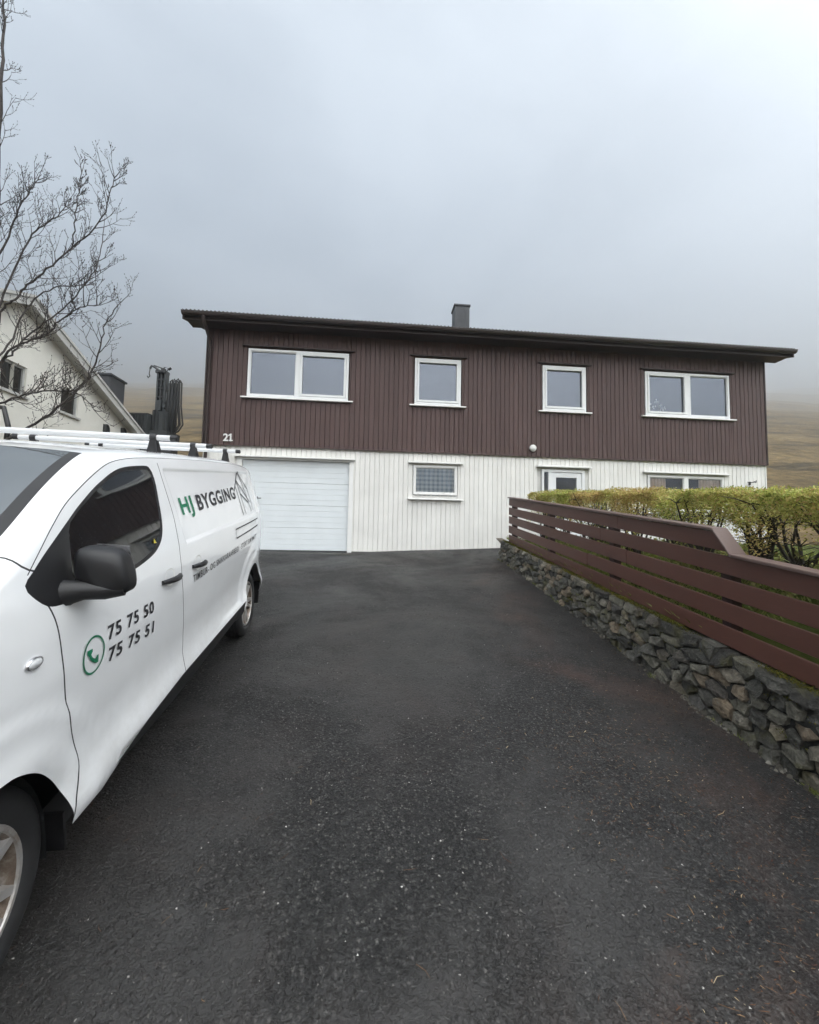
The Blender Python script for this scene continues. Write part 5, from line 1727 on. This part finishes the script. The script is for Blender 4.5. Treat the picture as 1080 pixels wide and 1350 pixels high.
# ------------------------------------------------------------------ neighbour's house
NA = R(-4)
NBM = Matrix(((math.sin(NA), -math.cos(NA), 0, -11.0), (math.cos(NA), math.sin(NA), 0, 11.83), (0, 0, 1, 0), (0, 0, 0, 1)))
nb = empty('cream_house', NBM, 'cream rendered gable house behind the bare tree at the left', 'house')
AS, AZ_, RS = -.82, 6.45, .44
SE0, SE1 = AS - 6.6, AS + 6.6
GB = -1.2
def nroof(s_): return AZ_ - RS * abs(s_ - AS)
nw_holes = [(-1.22, -.42, 3.80, 4.64), (.86, 1.60, 3.80, 4.62), (-4.2, -3.4, 3.80, 4.64), (2.6, 3.7, .9, 2.2), (-2.6, -1.2, .9, 2.2)]
b = MB()
xs = sorted({SE0, AS, SE1, *[h[0] for h in nw_holes], *[h[1] for h in nw_holes]})
for a, c in zip(xs[:-1], xs[1:]):
    m_s = (a + c) / 2; z = GB
    for h in sorted([h for h in nw_holes if h[0] < m_s < h[1]], key=lambda h: h[2]):
        b.add([(a, 0, z), (c, 0, z), (c, 0, h[2]), (a, 0, h[2])], [(0, 1, 2, 3)])
        b.add([(a, 0, h[2]), (c, 0, h[2]), (c, .14, h[2]), (a, .14, h[2])], [(0, 1, 2, 3)])
        b.add([(a, 0, h[3]), (c, 0, h[3]), (c, .14, h[3]), (a, .14, h[3])], [(0, 1, 2, 3)])
        b.add([(a, 0, h[2]), (a, .14, h[2]), (a, .14, h[3]), (a, 0, h[3])], [(0, 1, 2, 3)])
        b.add([(c, 0, h[2]), (c, .14, h[2]), (c, .14, h[3]), (c, 0, h[3])], [(0, 1, 2, 3)])
        z = h[3]
    b.add([(a, 0, z), (c, 0, z), (c, 0, nroof(c) - .06), (a, 0, nroof(a) - .06)], [(0, 1, 2, 3)])
for s_ in (SE0, SE1): b.add([(s_, 0, GB), (s_, 9, GB), (s_, 9, nroof(s_) - .06), (s_, 0, nroof(s_) - .06)], [(0, 1, 2, 3)])
b.add([(SE0, 9, GB), (SE1, 9, GB), (SE1, 9, nroof(SE1) - .06), (AS, 9, AZ_ - .06), (SE0, 9, nroof(SE0) - .06)], [(0, 1, 2, 3, 4)])
b.build('wall', M['cream_wall'], nb)
for sg in (-1, 1):
    e = 6.95
    m_ = MB()
    def rp(q, o): return (AS + sg * q, AZ_ - RS * q + o)
    pl = [rp(0, -.02), rp(e, -.02), rp(e, .13), rp(0, .13)]
    m_.prism(pl, lambda a, c, d: (a, d, c), -.33, 9.35); m_.build('roof_slope', M['slate'], nb)
    m_ = MB(); pl = [rp(0, -.16), rp(e, -.16), rp(e, .135), rp(0, .135)]
    m_.prism(pl, lambda a, c, d: (a, d, c), -.365, -.332); bb = m_.build('barge_board', M['barge'], nb)
    m_ = MB(); pl = [rp(0, .06), rp(e, .06), rp(e, .15), rp(0, .15)]
    m_.prism(pl, lambda a, c, d: (a, d, c), -.40, -.367); m_.build('barge_trim', M['barge'], bb)
    m_ = MB(); pl = [rp(0, -.075), rp(e - .05, -.075), rp(e - .05, -.024), rp(0, -.024)]
    m_.prism(pl, lambda a, c, d: (a, d, c), -.33, -.002); m_.build('soffit', M['barge'], nb)
for h in nw_holes:
    m_ = MB()
    for y0_, w_ in ((.05, .06),):
        for (a, c, z0, z1) in ((h[0], h[0] + w_, h[2], h[3]), (h[1] - w_, h[1], h[2], h[3]), (h[0] + w_, h[1] - w_, h[2], h[2] + w_), (h[0] + w_, h[1] - w_, h[3] - w_, h[3])): m_.box(a, c, y0_, y0_ + .07, z0, z1)
    w = m_.build('window', M['grey_frame'], nb)
    m_ = MB(); m_.add([(h[0] + .05, .10, h[2] + .05), (h[1] - .05, .10, h[2] + .05), (h[1] - .05, .10, h[3] - .05), (h[0] + .05, .10, h[3] - .05)], [(0, 1, 2, 3)]); m_.build('pane', M['car_glass'], w)
    m_ = MB(); m_.box(h[0] - .08, h[1] + .08, -.07, .05, h[2] - .06, h[2] - .002); m_.build('window_sill', M['barge'], w)
m_ = MB(); m_.box(3.78, 4.68, .45, 1.25, 3.6, 6.12); c_ = m_.build('chimney', M['slate'], nb)
m_ = MB(); m_.box(3.72, 4.74, .39, 1.31, 6.122, 6.19); m_.build('chimney_cap', M['zinc'], c_)
for s_, z in ((3.02, 3.80), (4.02, 3.93)):
    m_ = MB()
    pts = [(s_ + .13 * math.cos(a), -.04, z + .16 * math.sin(a)) for a in np.linspace(0, math.pi, 9)]
    m_.tube([(s_ + .13, -.04, z - .15)] + pts + [(s_ - .13, -.04, z - .02)], .035, 6)
    m_.box(s_ - .15, s_ + .15, -.02, -.001, z - .18, z + .16)
    m_.build('wall_vent', M['rig_dark'], nb)

# pale boulders on the hillside right of the house
for px, py, sz, lab in ((1055, 581, .75, 'pale boulder lying on the brown hillside right of the house'), (1032, 560, .6, 'small grey boulder higher on the hillside close to the house roof corner')):
    d = _ri2 * ((px - 540) / 541) - _up2 * ((py - 675) / 541) + _fw
    d = d / d.y
    yy = 30.0
    while yy < 400 and d.z * yy > float(terrain_z(d.x * yy, yy)): yy += .5
    bm = bmesh.new(); bmesh.ops.create_icosphere(bm, subdivisions=2, radius=1.0)
    for v in bm.verts: v.co = Vector((v.co.x * 1.5, v.co.y, v.co.z * .9)) * sz * (1 + .3 * mnoise.noise(v.co * 1.7 + Vector((px, 0, 0))))
    me = bpy.data.meshes.new('boulder'); bm.to_mesh(me); bm.free(); me.materials.append(M['boulder'])
    o = link('boulder', me); o.location = (d.x * yy, yy - .6, d.z * yy); tag(o, lab, 'boulder')

# ------------------------------------------------------------------ drilling rig between the houses
rig = empty('drill_rig', Matrix.Translation((-10.6, 17.5, -.55)), 'dark drilling rig with upright mast and small crane hook between the two houses', 'drilling rig')
RB = -.55
def rl(x, y, z): return (x + 10.6, y - 17.5, z - RB)
m_ = MB()                                       # mast: two channels, ladder rungs, inner rail
for x in (-11.07, -10.74): m_.box(*[v for p in ((x, x + .07),) for v in (p[0] + 10.6, p[1] + 10.6)], -.12, .12, 1.2 - RB, 7.05 - RB)
m_.box(-.41, -.14, .05, .11, 1.2 - RB, 7.0 - RB)
mast = m_.build('mast', M['rig_grey'], rig)
for k in range(13):
    z = 2.0 + k * .39
    m_ = MB(); m_.box(-.40, -.14, -.10, -.05, z - RB, z + .06 - RB); m_.build('rung', M['rig_dark'], mast)
m_ = MB(); m_.tube([rl(-10.9, 17.45, 4.3), rl(-10.9, 17.45, 7.1)], .055, 10); m_.build('drill_rod', M['rig_dark'], rig)
m_ = MB(); m_.box(-.36, -.18, -.2, -.06, 5.3 - RB, 5.75 - RB); m_.tube([rl(-10.68, 17.3, 5.55), rl(-10.55, 17.3, 5.75), rl(-10.55, 17.3, 6.1)], .03, 6); m_.box(-.10, -.0, -.2, -.05, 5.45 - RB, 5.65 - RB); m_.build('rotary_head', M['rig_grey'], rig)
m_ = MB(); m_.box(-.52, -.08, -.16, .16, 6.98 - RB, 7.09 - RB); m_.box(-.36, -.20, -.05, .1, 7.09 - RB, 7.22 - RB); m_.lathe([(.10, -.03), (.10, .03)], lambda a, c, h: (-.18 + a, h, 7.18 - RB + c), 14); m_.tube([(-.05, 0, 7.18 - RB), (.06, 0, 7.24 - RB)], .05, 8); m_.build('crown_sheave', M['rig_dark'], rig)
m_ = MB(); m_.tube([rl(-10.95, 17.5, 7.05), rl(-11.25, 17.5, 7.28), rl(-11.40, 17.5, 7.33), rl(-11.46, 17.5, 7.20)], [.06, .055, .045, .04], 6); m_.tube([rl(-10.9, 17.5, 7.22), rl(-11.3, 17.5, 7.36)], .025, 6)
jib = m_.build('crane_jib', M['rig_grey'], rig)
m_ = MB(); m_.tube([rl(-11.46, 17.5, 7.2), rl(-11.48, 17.5, 6.98)], .018, 5); m_.tube([rl(-11.48, 17.5, 6.98), rl(-11.45, 17.5, 6.88), rl(-11.52, 17.5, 6.80), rl(-11.56, 17.5, 6.88)], .022, 6); m_.build('hook', M['rig_dark'], jib)
m_ = MB(); m_.box(-.50, .10, -.22, .22, 4.35 - RB, 5.25 - RB); m_.box(-.52, .22, -.3, .3, 4.15 - RB, 4.40 - RB); m_.build('mast_cradle', M['rig_grey'], rig)
for x in (-.42, -.27, .02):
    m_ = MB(); m_.box(x - .05, x + .05, -.26, -.222, 4.42 - RB, 5.30 - RB); m_.build('guide_plate', M['rig_dark'], rig)
for k in range(6):                               # hose bundle beside the mast
    x = -10.50 + .065 * k; y = 17.42 + .05 * (k % 2)
    m_ = MB()
    top = 6.72 + .05 * math.sin(k * 1.9)
    m_.tube([rl(x, y, 4.3), rl(x, y, 5.5), rl(x + .01, y, top - .1), rl(x + .05, y + .06, top), rl(x + .10, y + .1, top - .12), rl(x + .11, y + .12, 5.6), rl(x + .14 + .02 * k, y + .1, 4.75), rl(x + .05, y + .1, 4.45), rl(x - .1, y + .1, 4.4)], .034, 7)
    m_.build('hose', M['rubber'], rig, True)
m_ = MB(); m_.box(.03, .36, -.06, .06, 4.2 - RB, 6.55 - RB); m_.build('hose_guard', M['rig_grey'], rig)
m_ = MB(); m_.hexa([rl(-10.85, 17.3, 1.2), rl(-10.4, 17.3, 1.2), rl(-10.4, 17.7, 1.2), rl(-10.85, 17.7, 1.2), rl(-10.55, 17.3, 4.3), rl(-10.1, 17.3, 4.3), rl(-10.1, 17.7, 4.3), rl(-10.55, 17.7, 4.3)]); m_.build('feed_boom', M['rig_dark'], rig)
m_ = MB(); m_.box(-1.2, 1.6, -.9, .9, .95, 1.85); m_.build('chassis', M['rig_grey'], rig)
for sy in (-1, 1):
    m_ = MB(); m_.prism([(-1.5, .35), (-1.2, .02), (1.6, .02), (1.9, .35), (1.6, .75), (-1.2, .75)], lambda a, c, d: (a, d, c), sy * .55, sy * 1.05); m_.build('track', M['rubber'], rig)
# ribbed power pack standing next to the mast
m_ = MB(); m_.box(-1.30, -.52, -.5, .5, 3.0 - RB, 5.02 - RB); m_.box(-1.33, -.49, -.53, .53, 5.022 - RB, 5.08 - RB)
pk = m_.build('power_pack', M['rig_grey'], rig)
for k in range(7):
    x = -1.27 + k * .115
    m_ = MB(); m_.box(x - .022, x + .022, -.54, -.502, 3.1 - RB, 4.98 - RB); m_.build('rib', M['rig_dark'] if k % 3 else M['rig_grey'], pk)
for z in (4.4, 4.72):
    m_ = MB(); m_.box(-1.29, -.53, -.552, -.542, z - RB, z + .03 - RB); m_.build('louvre', M['rig_dark'], pk)
m_ = MB(); m_.box(-1.25, -.55, -.45, .45, 1.852, 3.0 - RB - .002); m_.build('pack_stand', M['rig_dark'], rig)

# small yellow digger of which only a guard shows at the left edge
dg = empty('mini_digger', Matrix.Translation((-9.30, 8.7, -.7)), 'black guard and yellow panel of a small machine at the left edge above the van', 'digger')
m_ = MB(); m_.box(-.75, .12, -.5, .5, .55, 1.2); m_.box(-.70, .20, -.48, .48, 1.2, 2.2); m_.build('machine_body', M['rig_dark'], dg)
m_ = MB(); m_.hexa([(-.2, -.5, 2.9), (.30, -.5, 2.9), (.30, -.1, 2.9), (-.2, -.1, 2.9), (-.2, -.48, 3.16), (.24, -.48, 3.16), (.24, -.12, 3.16), (-.2, -.12, 3.16)]); m_.build('yellow_panel', M['yellow'], dg)
m_ = MB(); m_.tube([(.28, -.5, 2.2), (.34, -.5, 2.8), (.34, -.5, 3.0), (.30, -.5, 3.25), (.20, -.5, 3.45), (.02, -.5, 3.52), (-.5, -.5, 3.52)], .05, 8); m_.build('roll_guard', M['black_plastic'], dg, True); m_ = MB(); m_.tube([(.28, .3, 2.2), (.34, .3, 3.0), (.20, .3, 3.45), (-.5, .3, 3.52)], .05, 8); m_.build('roll_guard', M['black_plastic'], dg, True)
for sy in (-1, 1):
    m_ = MB(); m_.prism([(-.9, .25), (-.7, .02), (.3, .02), (.5, .25), (.3, .5), (-.7, .5)], lambda a, c, d: (a, d, c), sy * .25, sy * .55); m_.build('track', M['rubber'], dg)

# ------------------------------------------------------------------ the damp air
HAZE = 0.0022
hz = MB(); hz.box(-1400, 1400, -1000, 1500, -12, 470)
k = bpy.data.materials.new('haze'); k.use_nodes = True; t_ = k.node_tree; t_.nodes.clear()
o_ = t_.nodes.new('ShaderNodeOutputMaterial'); pv = t_.nodes.new('ShaderNodeVolumePrincipled')
pv.inputs['Color'].default_value = (0.92, 0.96, 1.0, 1); pv.inputs['Density'].default_value = HAZE; pv.inputs['Anisotropy'].default_value = 0.85
t_.links.new(pv.outputs[0], o_.inputs['Volume'])
try: k.cycles.volume_sampling = 'DISTANCE'
except Exception: pass
hob = hz.build('haze', k); hob['kind'] = 'stuff'; hob['label'] = 'thin damp mist in the air'
